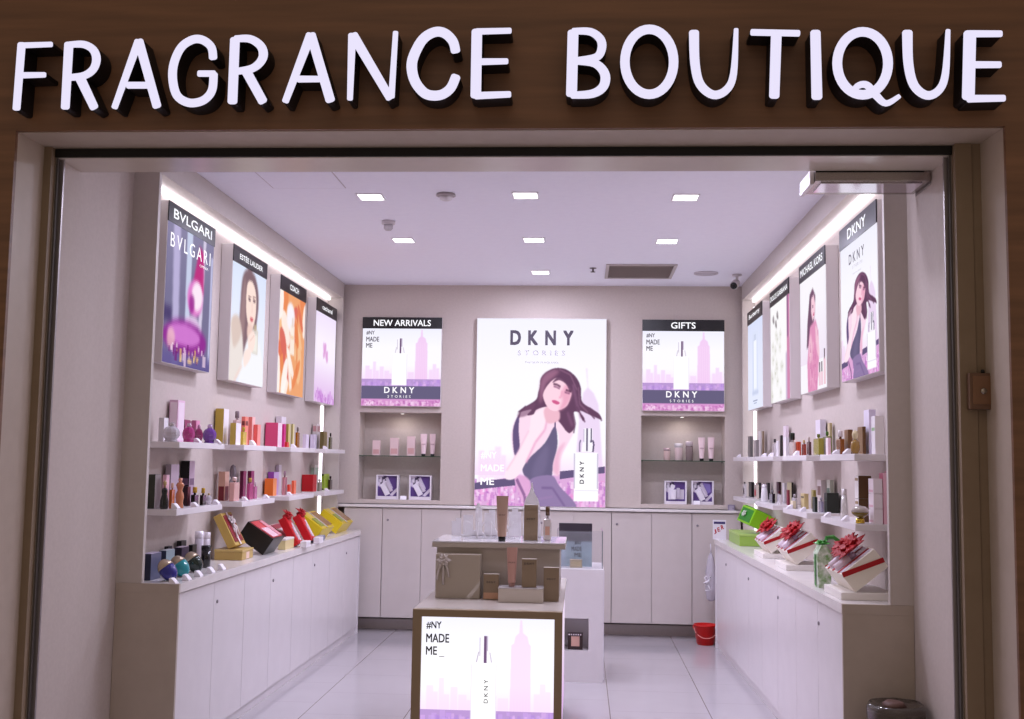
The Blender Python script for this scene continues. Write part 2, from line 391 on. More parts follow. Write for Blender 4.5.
# ------------------------------------------------------------------ the room
PL, PR = U(15.5, 137, 'Y', YP).x, U(1005, 129, 'Y', YP).x
YJ = 4.45
JL, JR = U(43, 175, 'Y', YJ).x, U(981, 160, 'Y', YJ).x
struct('floor', MB().box((-4, 1.5, -.1), (3.6, 10.2, 0)), fl)
struct('ceiling', MB().box((XL-.1, YO+.02, ZC), (XR+.1, 10.15, ZC+.1)), CEIL)
struct('wall_left', MB().box((XL-.1, YO, 0), (XL, 10.15, ZC)), WALL)
struct('wall_right', MB().box((XR, YO, 0), (XR+.1, 10.15, ZC)), WALL)
w = MB(); w.box((-3.6, YP, 2.805), (3.2, YP+.02, 4.0)); w.box((-3.6, YP, 0), (PL, YP+.02, 2.805)); w.box((PR, YP, 0), (3.2, YP+.02, 2.805))
struct('wall_front', w, FASCIA)
w = MB()
w.box((-3.0, YP+.02, 2.803), (2.6, YO, 3.2))
w.prism([(PL, YP+.02), (JL, YJ), (JL, YO), (PL-.3, YO), (PL-.3, YP+.02)], (0, 0, 0), (1, 0, 0), (0, 1, 0), (0, 0, 2.803))
w.prism([(PR, YP+.02), (PR+.3, YP+.02), (PR+.3, YO), (JR, YO), (JR, YJ)], (0, 0, 0), (1, 0, 0), (0, 1, 0), (0, 0, 2.803))
struct('trim_1', w, REVEAL)
w = MB(); w.box((JL, YJ, 0), (XL-.004, YO, 2.802)); w.box((XR+.004, YJ, 0), (XR+.07, YO, 2.802)); w.box((XR+.073, YJ+.006, 0), (JR, YO, 2.802))
struct('trim_2', w, JAMB)
w = MB(); w.box((XL, YO, ZO), (XR, YH, ZC+.05)); struct('trim_3', w, noise_mat('header_laminate', (206, 194, 182), (210, 198, 186), 10, .22))
w = MB(); w.box((XL-.002, YO-.012, ZO+.002), (XR+.002, YO-.001, ZT+.006)); struct('trim_4', w, M((14, 12, 11), .5))
w = MB()
for x, sg in ((XL, 1), (XR, -1)):
    a, b2 = sorted((x, x+sg*.008)); w.box((a, YO-.004, 0), (b2, YO+.012, ZO), 0)
    a, b2 = sorted((x+sg*.001, x+sg*.022)); w.box((a, YO+.02, 0), (b2, YO+.032, ZO-.002), 1)
struct('trim_5', w, [M((84, 78, 76), .4), M((150, 142, 142), .35, .6)])
# surrounds of the wall niches
for nm, xw, xa, y0 in (('trim_6', XL, AL, YL), ('trim_7', XR, AR, YR)):
    a, b2 = sorted((xw, xa)); w = MB()
    w.box((a, y0, HC+.001), (b2, y0+.03, ZC-.001)); w.box((a, y0+.03, ZL), (b2, YB-.03, ZC-.001)); w.box((a, YB-.06, HC+.001), (b2, YB-.03, ZL))
    struct(nm, w, FRAMEM)
# back wall with its two shelf recesses
YW = 9.70
NA = (U(360, 412, 'Y', YW).x, U(441.5, 412, 'Y', YW).x, U(400, 500, 'Y', YW).z, U(400, 412.5, 'Y', YW).z)
NG = (U(641.3, 416, 'Y', YW).x, U(725, 416, 'Y', YW).x, U(683, 504.5, 'Y', YW).z, U(683, 416, 'Y', YW).z)
NZ0, NZ1 = (NA[2]+NG[2])/2, (NA[3]+NG[3])/2
w = MB(); YN = YW+.24
for x0, x1 in ((XL, NA[0]), (NA[1], NG[0]), (NG[1], XR)): w.box((x0, YW, NZ0), (x1, YN, NZ1))
w.box((XL, YW, HB), (XR, YN, NZ0)); w.box((XL, YW, NZ1), (XR, YN, ZC)); w.box((XL, YN, 0), (XR, YN+.2, ZC))
struct('wall_back', w, WALL)
w = MB(); w.box((XL+.001, 9.83, 0), (XR-.001, 9.87, .088)); struct('baseboard_back', w, FRAMEM)

# ------------------------------------------------------------------ counters and cabinets
def lock(parent, c, n):
    n = Vector(n); m = MB(); m.lathe([(.0001, 0), (.010, 0), (.010, .004), (.006, .006), (.0001, .006)], n=12)
    m.tf(Matrix.Translation(c) @ n.to_track_quat('Z', 'Y').to_matrix().to_4x4())
    return m.build('lock', M((150, 142, 148), .35, .6), parent)
def cabinet(base, axis, n, w, h, z0, depth, label, group, ndoor=2, lockpos=(.5, .12), skin=None):
    skin = skin or WHITE
    """base: lower corner of the front; axis: direction along the front; n: outward"""
    base, axis, n = Vector(base), Vector(axis), Vector(n); up = Vector((0, 0, 1))
    t = thing('storage_cabinet', label, 'cabinet', base, group=group)
    m = MB(); m.prism([(0.001, 0), (w-.001, 0), (w-.001, h), (.001, h)], n*-.02, axis, up, n*-(depth-.02)); m.build('carcass', skin, t)
    dw = w/ndoor
    for k in range(ndoor):
        mm = MB(); mm.prism([(k*dw+.002, .002), ((k+1)*dw-.002, .002), ((k+1)*dw-.002, h-.004), (k*dw+.002, h-.004)], n*-.019, axis, up, n*.018)
        d = mm.build('door', skin, t)
        if k == (1 if ndoor > 1 else 0) and lockpos: lock(d, axis*(k*dw+lockpos[0])+up*(h-lockpos[1]), n)
    return t
bayL = ['purple bottle poster', 'portrait poster', 'orange petal poster', 'pink heart poster']
bayR = ['dark dress poster', 'pink dress poster', 'white floral poster', 'pale blue poster']
LEND, REND = 9.55, 9.27
CL1, CR1 = -1.905, 1.105        # the counters come slightly forward towards the back
def counter(xw, c0, c1, y0, y1, bays, lab):
    sg = 1 if c0 < 0 else -1
    A0, A1 = Vector((c0, y0, 0)), Vector((c1, y1, 0)); ax = (A1-A0).normalized(); n = Vector((ax.y*sg, -ax.x*sg, 0)); L = (A1-A0).length
    base = Vector(((xw+c0)/2, y0, 0))
    t = thing('display_counter', 'long white counter starting below the '+lab+', holding gift sets', 'counter', base, group='long counters along the shop walls'); off = tuple(-base)
    xw2 = xw+sg*.002
    m = MB(); m.prism([(xw2, y0+.0195), (c0, y0+.0195), (c1, y1), (xw2, y1)][::sg], (0, 0, HC-.044), (1, 0, 0), (0, 1, 0), (0, 0, .044)); m.build('worktop', TOPM, t, off)
    for ye, ce, mt in ((y0+.001, c0-sg*.002, DIM_ENDP), (y1-.019, c1-sg*.004, WHITE)):
        a, b2 = sorted((xw2, ce)); m = MB(); m.box((a, ye, 0), (b2, ye+.018, HC-.045)); m.build('end_panel', mt, t, off)
    a, b2 = sorted((xw2, c0)); m = MB(); m.box((a, y0, HC-.0445), (b2, y0+.019, HC)); m.build('edge_band', DIM_ENDP, t, off)  # near end of the worktop, its dim light also put into the colour
    p0 = A0+ax*.022-n*.03; m = MB(); m.prism([(0, 0), (L-.044, 0), (L-.044, .057), (0, .057)], p0, ax, (0, 0, 1), -n*.018); m.build('plinth', WHITE, t, off)
    w2 = (L-.046)/4
    for k in range(4):
        q = A0+ax*(.023+k*w2)-n*.012; q.z = .06
        if sg < 0: q = q+ax*w2
        cabinet(q, ax*sg, n, w2, HC-.047-.06, 0, .2, 'white two-door cabinet with small lock, below the '+bays[k], 'cabinets under the wall counters', lockpos=(.05 if sg > 0 else .03, .11))
counter(XL, CL, CL1, YL, LEND, bayL, 'purple bottle poster')
counter(XR, CR, CR1, YR, REND, bayR, 'dark dress poster')
# back run
bx = [U(x, 560, 'Y', YB).x for x in (381.5, 460, 535.5, 611.4, 692)]
bx = [max(XL+.01, bx[0]-(bx[1]-bx[0])*.5)] + bx + [AR-.01]
z0b = U(362, 617, 'Y', YB).z; z0b = max(z0b, .09)
bl = ['behind the far end of the counter with yellow gifts', 'under the new arrivals recess', 'behind the skyline stand, under the tall poster', 'behind the clear case on the pedestal', 'of the back run, under the gifts recess', 'behind the red bucket in the corner']
for k in range(6):
    nd = 1 if k in (0, 5) else 2
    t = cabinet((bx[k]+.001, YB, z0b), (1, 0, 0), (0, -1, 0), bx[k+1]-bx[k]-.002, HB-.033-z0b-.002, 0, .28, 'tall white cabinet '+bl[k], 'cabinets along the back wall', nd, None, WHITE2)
    if k: lock(t.children[1], Vector((.045, 0, HB-.03-z0b-.11)), (0, -1, 0))
m = MB(); m.box((AL-.1, YB-.02, HB-.030), (AR+.08, YW-.001, HB-.006), bev=.003)
tag(m.build('ledge_top', TOPM), 'narrow white ledge above the back cabinets, below the tall poster', 'ledge')

# ------------------------------------------------------------------ shop sign
A = lambda x, y: (x*.2539, 20+y*.2539); Bc = lambda x, y: (250+x*.2734, 20+y*.2734); Cz = lambda x, y: (x*.5078, y*.5078); D = lambda x, y: (504+x*.5078, y*.5078)
def arc(cx, cy, rx, ry, a0, a1, n=28): return [(cx+rx*math.cos(math.radians(a0+(a1-a0)*i/n)), cy-ry*math.sin(math.radians(a0+(a1-a0)*i/n))) for i in range(n+1)]
def smooth(pts, n=5):
    P = [pts[0]]+pts+[pts[-1]]; out = []
    for i in range(1, len(P)-2):
        for k in range(n):
            t = k/n; q = []
            for d in range(2):
                p0, p1, p2, p3 = (P[i+j][d] for j in (-1, 0, 1, 2))
                q.append(.5*(2*p1+(p2-p0)*t+(2*p0-5*p1+4*p2-p3)*t*t+(3*p1-p0-3*p2+p3)*t**3))
            out.append(tuple(q))
    return out+[pts[-1]]
SIGN = [
 ('F', A, .2539, [([(86, 96), (66, 350)], [34, 32]), ([(84, 101), (204, 97)], [24, 22]), ([(84, 219), (178, 217)], [26, 22])]),
 ('R', A, .2539, [([(272, 95), (258, 345)], [38, 36]), (smooth([(275, 98), (330, 97), (368, 118), (381, 155), (368, 195), (332, 220), (280, 227)]), [26, 36, 28]), ([(318, 232), (372, 345)], [40, 36])]),
 ('A', A, .2539, [([(546, 85), (452, 345)], [34, 26]), ([(548, 85), (619, 340)], [38, 36]), ([(505, 258), (585, 258)], [28, 28])]),
 ('G', A, .2539, [(smooth([(840, 150), (833, 108), (800, 80), (760, 78), (715, 108), (686, 170), (681, 235), (698, 298), (742, 326), (790, 322), (822, 300), (838, 268), (842, 214)]), [34, 36, 34]), ([(784, 212), (845, 212)], [26, 26])]),
 ('R', Cz, .5078, [([(463, 78), (458, 201)], [20, 20]), (smooth([(464, 77), (492, 77), (513, 90), (519, 108), (512, 124), (495, 136), (466, 141)]), [14, 19, 14]), ([(486, 142), (518, 200)], [20, 19])]),
 ('A', Bc, .2734, [([(222, 56), (130, 298)], [36, 26]), ([(224, 56), (294, 294)], [36, 36]), ([(178, 217), (255, 217)], [26, 24])]),
 ('N', Bc, .2734, [([(374, 55), (366, 290)], [30, 22]), ([(378, 58), (512, 285)], [38, 32]), ([(533, 46), (518, 282)], [20, 24])]),
 ('C', Bc, .2734, [(smooth([(752, 114), (742, 78), (712, 49), (675, 45), (632, 72), (600, 130), (592, 175), (604, 225), (635, 265), (668, 277), (705, 272), (735, 248), (753, 208)]), [36, 40, 36])]),
 ('E', Bc, .2734, [([(830, 42), (826, 278)], [40, 40]), ([(830, 43), (952, 40)], [24, 22]), ([(830, 154), (940, 152)], [26, 22]), ([(826, 278), (950, 273)], [28, 24])]),
 ('B', D, .5078, [([(136, 64), (133, 186)], [22, 22]), (smooth([(136, 62), (170, 63), (190, 78), (192, 98), (180, 114), (138, 120)]), [13, 18, 13]), (smooth([(138, 121), (178, 125), (198, 145), (196, 170), (174, 185), (134, 188)]), [13, 20, 14])]),
 ('O', D, .5078, [(arc(286, 122, 48, 64, 0, 360, 40), [19, 19])]),
 ('U', D, .5078, [(smooth([(374, 64), (376, 125), (386, 166), (412, 187), (438, 177), (452, 145), (457, 58)]), [20, 17, 9])]),
 ('T', D, .5078, [([(488, 64), (580, 66)], [13, 13]), ([(536, 68), (532, 190)], [21, 20])]),
 ('I', D, .5078, [([(613, 64), (616, 192)], [20, 21])]),
 ('Q', D, .5078, [(arc(706, 125, 50, 62, 0, 360, 40), [19, 19]), (smooth([(684, 186), (696, 170), (714, 168), (732, 188), (752, 204), (778, 190)]), [11, 16, 9])]),
 ('U', D, .5078, [(smooth([(794, 64), (796, 125), (807, 168), (832, 188), (856, 178), (869, 145), (874, 60)]), [20, 17, 9])]),
 ('E', D, .5078, [([(917, 66), (914, 192)], [24, 24]), ([(917, 67), (978, 67)], [14, 13]), ([(917, 128), (976, 128)], [14, 13]), ([(914, 195), (984, 194)], [15, 13])]),
]
YLF = 4.13
def stroke_outline(pts, ws, rnd=.35):
    n = len(pts); L = [0]
    for i in range(1, n): L.append(L[-1]+math.dist(pts[i], pts[i-1]))
    left, right = [], []
    for i, p in enumerate(pts):
        a = pts[max(i-1, 0)]; b2 = pts[min(i+1, n-1)]
        d = (b2[0]-a[0], b2[1]-a[1]); l = math.hypot(*d) or 1; nx, nz2 = -d[1]/l, d[0]/l
        t = L[i]/L[-1]*(len(ws)-1); k = min(int(t), len(ws)-2); w = (ws[k]+(ws[k+1]-ws[k])*(t-k))/2
        left.append((p[0]+nx*w, p[1]+nz2*w)); right.append((p[0]-nx*w, p[1]-nz2*w))
    return left, right
FACE = M((236, 230, 255), .5, emit=.97)
ordn = ['first', 'second', 'third', 'fourth', 'fifth', 'sixth', 'seventh', 'eighth', 'last']
for i, (ch, fn, scl, strokes) in enumerate(SIGN):
    face, ret = MB(), MB(); allp = []
    for si, (pts, ws) in enumerate(strokes):
        P = []
        for q in pts:
            pp = fn(*q); c = U(pp[0], pp[1], 'Y', YLF); P.append((c.x, c.z))
        k = scl*YLF/F*1.0
        closed = math.dist(P[0], P[-1]) < 1e-6
        wl = [x*k for x in ws]
        if len(P) == 2:   # straight bar with rounded ends
            (x0, z0), (x1, z1) = P; n = 10
            P = [(x0+(x1-x0)*t/n, z0+(z1-z0)*t/n) for t in range(n+1)]
        lf, rt = stroke_outline(P, wl)
        if closed:
            lf[0] = lf[-1] = tuple((lf[0][d]+lf[-1][d])/2 for d in (0, 1)); rt[0] = rt[-1] = tuple((rt[0][d]+rt[-1][d])/2 for d in (0, 1))
        else:             # ease the end corners
            for e, j in ((0, 1), (-1, -2)):
                ex, ez = P[e][0]-P[j][0], P[e][1]-P[j][1]; l = math.hypot(ex, ez); ex, ez = ex/l, ez/l
                wv = wl[0 if e == 0 else -1]/2
                for side in (lf, rt):
                    sx, sz = side[e][0]-P[e][0], side[e][1]-P[e][1]
                    add = [(P[e][0]+sx*.98-ex*0+ex*wv*.06, P[e][1]+sz*.98+ez*wv*.06), (P[e][0]+sx*.8+ex*wv*.34, P[e][1]+sz*.8+ez*wv*.34), (P[e][0]+sx*.45+ex*wv*.48, P[e][1]+sz*.45+ez*wv*.48)]
                    if e == 0: side[:0] = add[::-1]
                    else: side.extend(add)
        n = len(lf)
        for mb, y0, y1 in ((face, YLF-.004-si*.0006, YLF-si*.0006), (ret, YLF+.0005+si*.0003, YP-.001)):
            vs = [(x, y0, z) for x, z in lf]+[(x, y0, z) for x, z in rt]+[(x, y1, z) for x, z in lf]+[(x, y1, z) for x, z in rt]
            fs = []
            for j in range(n-1):
                fs += [(j, j+1, n+j+1, n+j), (2*n+j, 3*n+j, 3*n+j+1, 2*n+j+1), (j, 2*n+j, 2*n+j+1, j+1), (n+j, n+j+1, 3*n+j+1, 3*n+j)]
            if not closed: fs += [(0, n, 3*n, 2*n), (n-1, 3*n-1, 4*n-1, 2*n-1)]
            mb.add(vs, fs)
        allp += lf+rt
    xs = [p[0] for p in allp]; zs = [p[1] for p in allp]
    base = ((min(xs)+max(xs))/2, YP, min(zs))
    wd = 'first' if i < 9 else 'second'
    k = i if i < 9 else i-9
    pos = ordn[k] if not (i == 16) else 'last'
    t = thing('sign_letter', 'lit white sign letter %s, %s letter of the %s word on the fascia' % (ch, pos, wd), 'sign letter', base, group='lit letters of the shop sign')
    off = tuple(-v for v in base)
    face.build('letter_face', FACE, t, off); ret.build('letter_return', M((20, 16, 20), .5), t, off)

# ------------------------------------------------------------------ backlit posters
def poster(o, r, n, W, ztop, zhdr, zbot, depth, arr, head, label, group, cat='poster', strength=1.05, hw=.6, hh=.45, extra=None, hspace=None, hcol=None):
    """o: world point below the upper left corner on the wall; r: reading direction; n: outward"""
    o, r, n = Vector(o), Vector(r), Vector(n); up = Vector((0, 0, 1))
    base = o+r*(W/2); base.z = zbot
    t = thing('lightbox_poster', label, cat, base, group=group); off = tuple(-base)
    P = lambda x, z, d: Vector((o.x, o.y, 0))+r*x+n*d+up*z
    m = MB()
    a, b2 = P(0, zbot, .002), P(W, ztop, depth)
    m.bevbox([min(a[i], b2[i]) for i in range(3)], [max(a[i], b2[i]) for i in range(3)], .003); m.build('light_box', M((212, 204, 204), .4), t, off)
    if head:
        m = MB(); a, b2 = P(0, zhdr, depth+.0005), P(W, ztop, depth+.006)
        m.box([min(a[i], b2[i]) for i in range(3)], [max(a[i], b2[i]) for i in range(3)]); hd = m.build('header_sign', M((22, 19, 24), .3), t, off)
        H = ztop-zhdr; m = MB()
        text(m, head, P(W*(1-hw)/2, zhdr+H*(1-hh)/2, depth+.0062), r, up, W*hw, H*hh, bold=.02, spacing=hspace)
        m.build('header_lettering', hcol or M((250, 250, 255), .5, emit=1.1), hd)
    e = .004
    pc = picture('picture', arr, P(e, zhdr-(0 if head else e), depth+.001), r, (0, 0, -1), W-2*e, (zhdr-(0 if head else e))-zbot-e, t, pic_mat(strength), off)
    if extra:
        PW, PH = W-2*e, zhdr-zbot-e
        for nm, items, mt in extra:
            for s, u, v, w2, h2, bold, sp in items:      # u,v: lower left corner in picture shares
                m = MB()
                if sp == 'up': text(m, s, P(e+u*PW, zhdr-v*PH, depth+.0015), up, -r, w2*PH, h2*PW, bold=bold, spacing=.35)
                else: text(m, s, P(e+u*PW, zhdr-v*PH, depth+.0015), r, up, w2*PW, h2*PH, bold=bold, spacing=sp)
                m.build(nm, mt, pc)
    return t
INK = M((70, 62, 76), .6); PALE = M((168, 160, 176), .6); SNOW = M((255, 252, 255), .5, emit=1.1); DARKINK = M((48, 42, 52), .6)
GP = 'backlit posters above the wall shelves'
# side posters
def left_poster(k, arr, head, label, **kw):
    y0 = 5.57+1.09*k; dz = (.026, .012, .004, 0)[k]
    return poster((XL, y0, 0), (0, 1, 0), (1, 0, 0), .735, 2.815+dz, 2.708+dz, 1.958+dz, .075, arr, head, label, GP, **kw)
def right_poster(k, arr, head, label, **kw):
    y1 = 6.085+1.127*k
    return poster((XR, y1, 0), (0, -1, 0), (-1, 0, 0), .76, 2.785, 2.672, 1.948, .075, arr, head, label, GP, **kw)
p = Pic(70, 72, (124, 118, 152)); p.vgrad(0, .5, (146, 140, 172), .8, 0)
p.poly([(.12, 0), (.26, 0), (.30, 1), (.18, 1)], (196, 186, 226), .9, 1.2); p.poly([(.40, 0), (.52, 0), (.50, .85), (.42, .9)], (206, 214, 240), .95, .8); p.poly([(.76, 0), (.82, 0), (.78, .8), (.70, .8)], (226, 216, 240), .9, .8); p.rect(.95, .1, .99, .95, (206, 206, 240), .9, .6)
p.poly([(.68, .06), (.78, .10), (.80, .42), (.52, .45)], (196, 52, 130), .95, 1.2); p.ell(.62, .47, .17, .14, (226, 130, 206), 1, 1); p.ell(.66, .45, .12, .11, (255, 235, 250), 1, 1.2); p.ell(.55, .52, .06, .07, (150, 40, 140), .8, 1); p.ell(.58, .66, .15, .05, (240, 215, 245), .9, 1)
p.ell(.45, .80, .46, .14, (150, 50, 150), .95, 1.5); p.ell(.42, .77, .34, .08, (216, 130, 216), .9, 1.2); p.ell(.15, .82, .08, .08, (240, 190, 200), .8, 1); p.rect(.0, .60, .14, .70, (70, 56, 104), .8, 1.5); p.poly([(0, .9), (1, .9), (1, 1), (0, 1)], (104, 92, 150), .9, 2); p.speckle(.1, .82, .9, .93, [(245, 215, 235), (120, 40, 120), (240, 200, 120)], 40, .03, .7); p.ell(.55, .955, .05, .02, (240, 200, 150), .9, .5)
SERIF = SNOW
left_poster(0, p.done(), 'BVLGARI', 'tall lit poster of a purple glass bottle between white beams, black name header', strength=1.0, hw=.82, hh=.5, extra=[('picture_lettering', [('BVLGARI', .06, .17, .86, .10, -.005, .25), ('OMNIA', .68, .215, .2, .02, 0, .1)], SNOW)])
p = Pic(66, 72, (236, 240, 255)); p.vgrad(0, .6, (216, 226, 250), .8, 0)
hr = (128, 100, 108)
p.spoly([(.28, .10), (.44, .0), (.66, .04), (.78, .22), (.74, .46), (.66, .66), (.52, .74), (.36, .78), (.22, .66), (.24, .40)], hr, .95, 1.2); p.spoly([(.36, .08), (.28, .3), (.24, .6), (.34, .68), (.40, .4)], (166, 136, 138), .8, 1.5)
p.spoly([(.42, .14), (.56, .09), (.69, .18), (.71, .36), (.63, .50), (.53, .51), (.42, .38)], (252, 226, 216), 1, .9); p.line([(.47, .255), (.54, .26)], .022, (96, 70, 80), 1, .5); p.line([(.61, .255), (.68, .25)], .022, (96, 70, 80), 1, .5); p.line([(.46, .225), (.55, .225)], .012, (130, 96, 98), .8, .4); p.line([(.60, .222), (.69, .218)], .012, (130, 96, 98), .8, .4)
p.ell(.585, .425, .05, .018, (206, 92, 104), .95, .5); p.line([(.585, .28), (.59, .365)], .014, (230, 188, 182), .8, .6); p.spoly([(.48, .48), (.62, .48), (.62, .58), (.48, .6)], (240, 206, 196), 1, 1)
p.spoly([(.0, .52), (.2, .46), (.34, .62), (.36, .85), (.1, 1.02), (-.02, 1)], (236, 226, 222), 1, 1); p.spoly([(.02, .5), (.2, .44), (.3, .58), (.1, .72)], (214, 188, 178), .7, 1.4); p.spoly([(.5, .6), (.74, .56), (.95, .74), (1.02, 1.02), (.3, 1.02), (.36, .8)], (246, 246, 252), 1, 1)
p.rect(.62, .50, .80, .72, (220, 212, 204), .9, .8); p.rect(.65, .55, .77, .70, (244, 240, 232), .9, .5); p.rect(.67, .46, .75, .51, (196, 178, 150), .9, .5)
p.spoly([(.50, .60), (.64, .52), (.72, .58), (.66, .70), (.54, .70)], (252, 228, 220), 1, .8); p.line([(.56, .62), (.68, .56)], .012, (232, 196, 186), .8, .4); p.spoly([(.40, .74), (.56, .68), (.60, .76), (.42, .86)], (252, 230, 224), 1, .8); p.line([(.15, 1), (.35, .85)], .03, (240, 210, 202), .9, 1)
left_poster(1, p.done(), 'ESTÉE LAUDER', 'tall lit poster of a long-haired woman in white holding a bottle, black header', strength=1.04, hw=.68, hh=.4)
p = Pic(66, 72, (240, 168, 120))
rr = np.random.default_rng(11)
for k in range(26):
    x, y, a = rr.uniform(0, 1), rr.uniform(0, 1), rr.uniform(-.9, .9); c = [(255, 248, 244), (236, 140, 92), (228, 120, 92), (246, 196, 150), (255, 240, 232), (220, 110, 100)][k % 6]
    p.ell(x, y, rr.uniform(.05, .12), rr.uniform(.14, .26), c, .95, .8, a)
p.ell(.42, .22, .16, .14, (250, 244, 252), .95, 1, .3); p.poly([(.42, .30), (.58, .30), (.60, .60), (.42, .60)], (252, 238, 226), .95, .8); p.rect(.47, .22, .53, .32, (232, 214, 206), .9, .5); p.rect(.44, .40, .57, .44, (246, 206, 170), .8, .5); p.line([(.36, .55), (.5, .95)], .10, (255, 246, 240), .9, 1); p.line([(.68, .15), (.72, .8)], .05, (230, 130, 80), .8, 1)
left_poster(2, p.done(), 'COACH', 'tall lit poster of swirling orange and white petals around a bottle', strength=1.02, hw=.34, hh=.4)
p = Pic(64, 72, (250, 240, 255)); p.vgrad(.5, 1, (222, 180, 232), 0, .9); p.vgrad(0, .3, (236, 220, 250), .7, 0)
for x, y, s in ((.45, .38, .07), (.55, .45, .06), (.42, .46, .04), (.58, .5, .04)): p.ell(x-s*.4, y, s*.7, s, (228, 176, 226), .9, .6, -.5); p.ell(x+s*.4, y, s*.7, s, (222, 160, 216), .9, .6, .5)
p.speckle(0, .84, 1, 1, [(200, 130, 214), (240, 210, 246), (186, 110, 200)], 60, .04, .6); p.ell(.3, .92, .1, .06, (196, 130, 212), .7, 1); p.ell(.75, .93, .12, .05, (206, 150, 220), .7, 1)
left_poster(3, p.done(), 'cacharel', 'tall lit poster of small pink hearts on a pale pink ground', strength=1.04, hw=.5, hh=.36)
a = portrait_pic(160, 225, (.16, 0, 1, 1))
right_poster(0, a, 'DKNY', 'tall lit poster of a dark-haired model, on a side wall near the entrance', strength=1.02, hw=.5, hh=.5, extra=[('picture_lettering', [('DKNY', .26, .155, .42, .075, .02, .35)], INK), ('picture_lettering', [('STORIES', .36, .20, .27, .022, 0, .4), ('THE NEW FRAGRANCE', .36, .245, .24, .01, 0, .1)], PALE)])
p = Pic(68, 72, (250, 246, 253)); p.vgrad(.3, .75, (240, 224, 244), .1, .7)
p.poly([(.40, .16), (.52, .12), (.62, .2), (.60, .34), (.50, .50), (.34, .60), (.26, .62), (.30, .40)], (112, 78, 104), .95, .8); p.poly([(.46, .2), (.56, .18), (.62, .28), (.58, .38), (.50, .40), (.45, .32)], (248, 206, 222), 1, .7); p.line([(.50, .28), (.54, .28)], .016, (90, 50, 80)); p.ell(.55, .35, .025, .012, (200, 80, 120), .9, .4)
p.poly([(.40, .44), (.62, .40), (.72, .52), (.74, .72), (.66, 1), (.30, 1), (.28, .75), (.34, .58)], (226, 150, 190), 1, .8); p.poly([(.60, .44), (.70, .50), (.76, .70), (.70, .74), (.62, .6)], (246, 204, 220), .9, .8); p.poly([(.36, .56), (.44, .5), (.5, .62), (.42, .78), (.34, .72)], (246, 200, 216), .8, 1); p.speckle(.32, .5, .7, 1, [(240, 180, 210), (206, 120, 170)], 60, .03, .5)
for x in (.72, .80, .90): p.rect(x, .86-.1*(x > .85), x+.07, .97, (240, 200, 216), .9, .4); p.rect(x+.015, .78-.1*(x > .85), x+.05, .86-.1*(x > .85), (90, 70, 84), .9, .3)
right_poster(1, p.done(), 'MICHAEL KORS', 'tall lit poster of a woman in a pink dress with three small bottles', strength=1.02, hw=.86, hh=.42)
p = Pic(66, 72, (252, 250, 252)); p.rect(.86, 0, 1, 1, (206, 130, 170), .9, .5); p.rect(.88, 0, .94, .4, (120, 90, 130), .7, .5); p.rect(.80, .55, .88, 1, (190, 160, 200), .7, 1)
for x, y in ((.16, .14), (.38, .12), (.30, .2)): p.ell(x, y, .05, .035, (150, 140, 146), .8, .5); p.ell(x+.03, y+.03, .03, .02, (110, 100, 106), .8, .5)
for k in range(16):
    x, y = p.rng.uniform(.08, .7), p.rng.uniform(.26, .95)
    for a_ in range(5): p.ell(x+.045*math.cos(a_*1.257), y+.035*math.sin(a_*1.257), .035, .022, (228, 226, 222), .6, .5, a_)
    p.ell(x, y, .018, .014, (196, 196, 180), .7, .4)
p.rect(.0, .66, .08, 1, (206, 202, 196), .5, 1.5)
right_poster(2, p.done(), 'DOLCE GABBANA', 'tall lit poster of faint white flowers with a pink strip along one edge', strength=1.02, hw=.9, hh=.34)
p = Pic(64, 72, (232, 236, 255)); p.vgrad(0, .5, (212, 220, 250), .6, 0); p.rect(.3, .12, .7, .84, (222, 228, 250), 1, 1); p.rect(.4, .22, .6, .78, (246, 248, 255), 1, .7); p.rect(.36, .2, .4, .8, (196, 206, 236), .7, .6); p.rect(.43, .15, .57, .22, (206, 212, 236), .9, .4); p.rect(.3, .80, .72, .84, (196, 204, 232), .7, .5); p.rect(.35, .9, .65, .915, (140, 146, 176), .8, .3); p.rect(.4, .93, .6, .945, (160, 166, 196), .7, .3)
right_poster(3, p.done(), 'Burberry', 'tall lit poster of a slim pale blue bottle, nearest the corner', strength=1.02, hw=.72, hh=.42)
# back wall posters
def back_poster(x0, x1, yt, yb, arr, head, label, zh=None, **kw):
    cx = (x0+x1)/2
    X0, X1 = U(x0, (yt+yb)/2, 'Y', YW-.05).x, U(x1, (yt+yb)/2, 'Y', YW-.05).x
    zt, zb = U(cx, yt, 'Y', YW-.05).z, U(cx, yb, 'Y', YW-.05).z
    return poster((X0, YW, 0), (1, 0, 0), (0, -1, 0), X1-X0, zt, zh and U(cx, zh, 'Y', YW-.05).z or zt, zb, .045, arr, head, label, 'backlit posters on the back wall', **kw)
sky = skyline_pic()
def sky_text(big=1):
    return [('picture_lettering', [('#NY', .045, .085, .105, .055, .02, None), ('MADE', .045, .17, .165, .062, .02, None), ('ME', .045, .25, .08, .060, .02, None)], INK),
            ('picture_lettering', [('DKNY', .29, .835, .38, .078, .025, .35), ('STORIES', .335, .895, .29, .032, .0, .5)], SNOW)]
back_poster(361.6, 441.4, 317.3, 406.4, sky, 'NEW ARRIVALS', 'square lit poster of a bottle and skyline, header reading new arrivals', 328.6, hw=.72, hh=.55, extra=sky_text())
back_poster(642.2, 724.6, 319.8, 411.2, sky, 'GIFTS', 'square lit poster of a bottle and skyline, header reading gifts', 331.2, hw=.3, hh=.56, extra=sky_text())
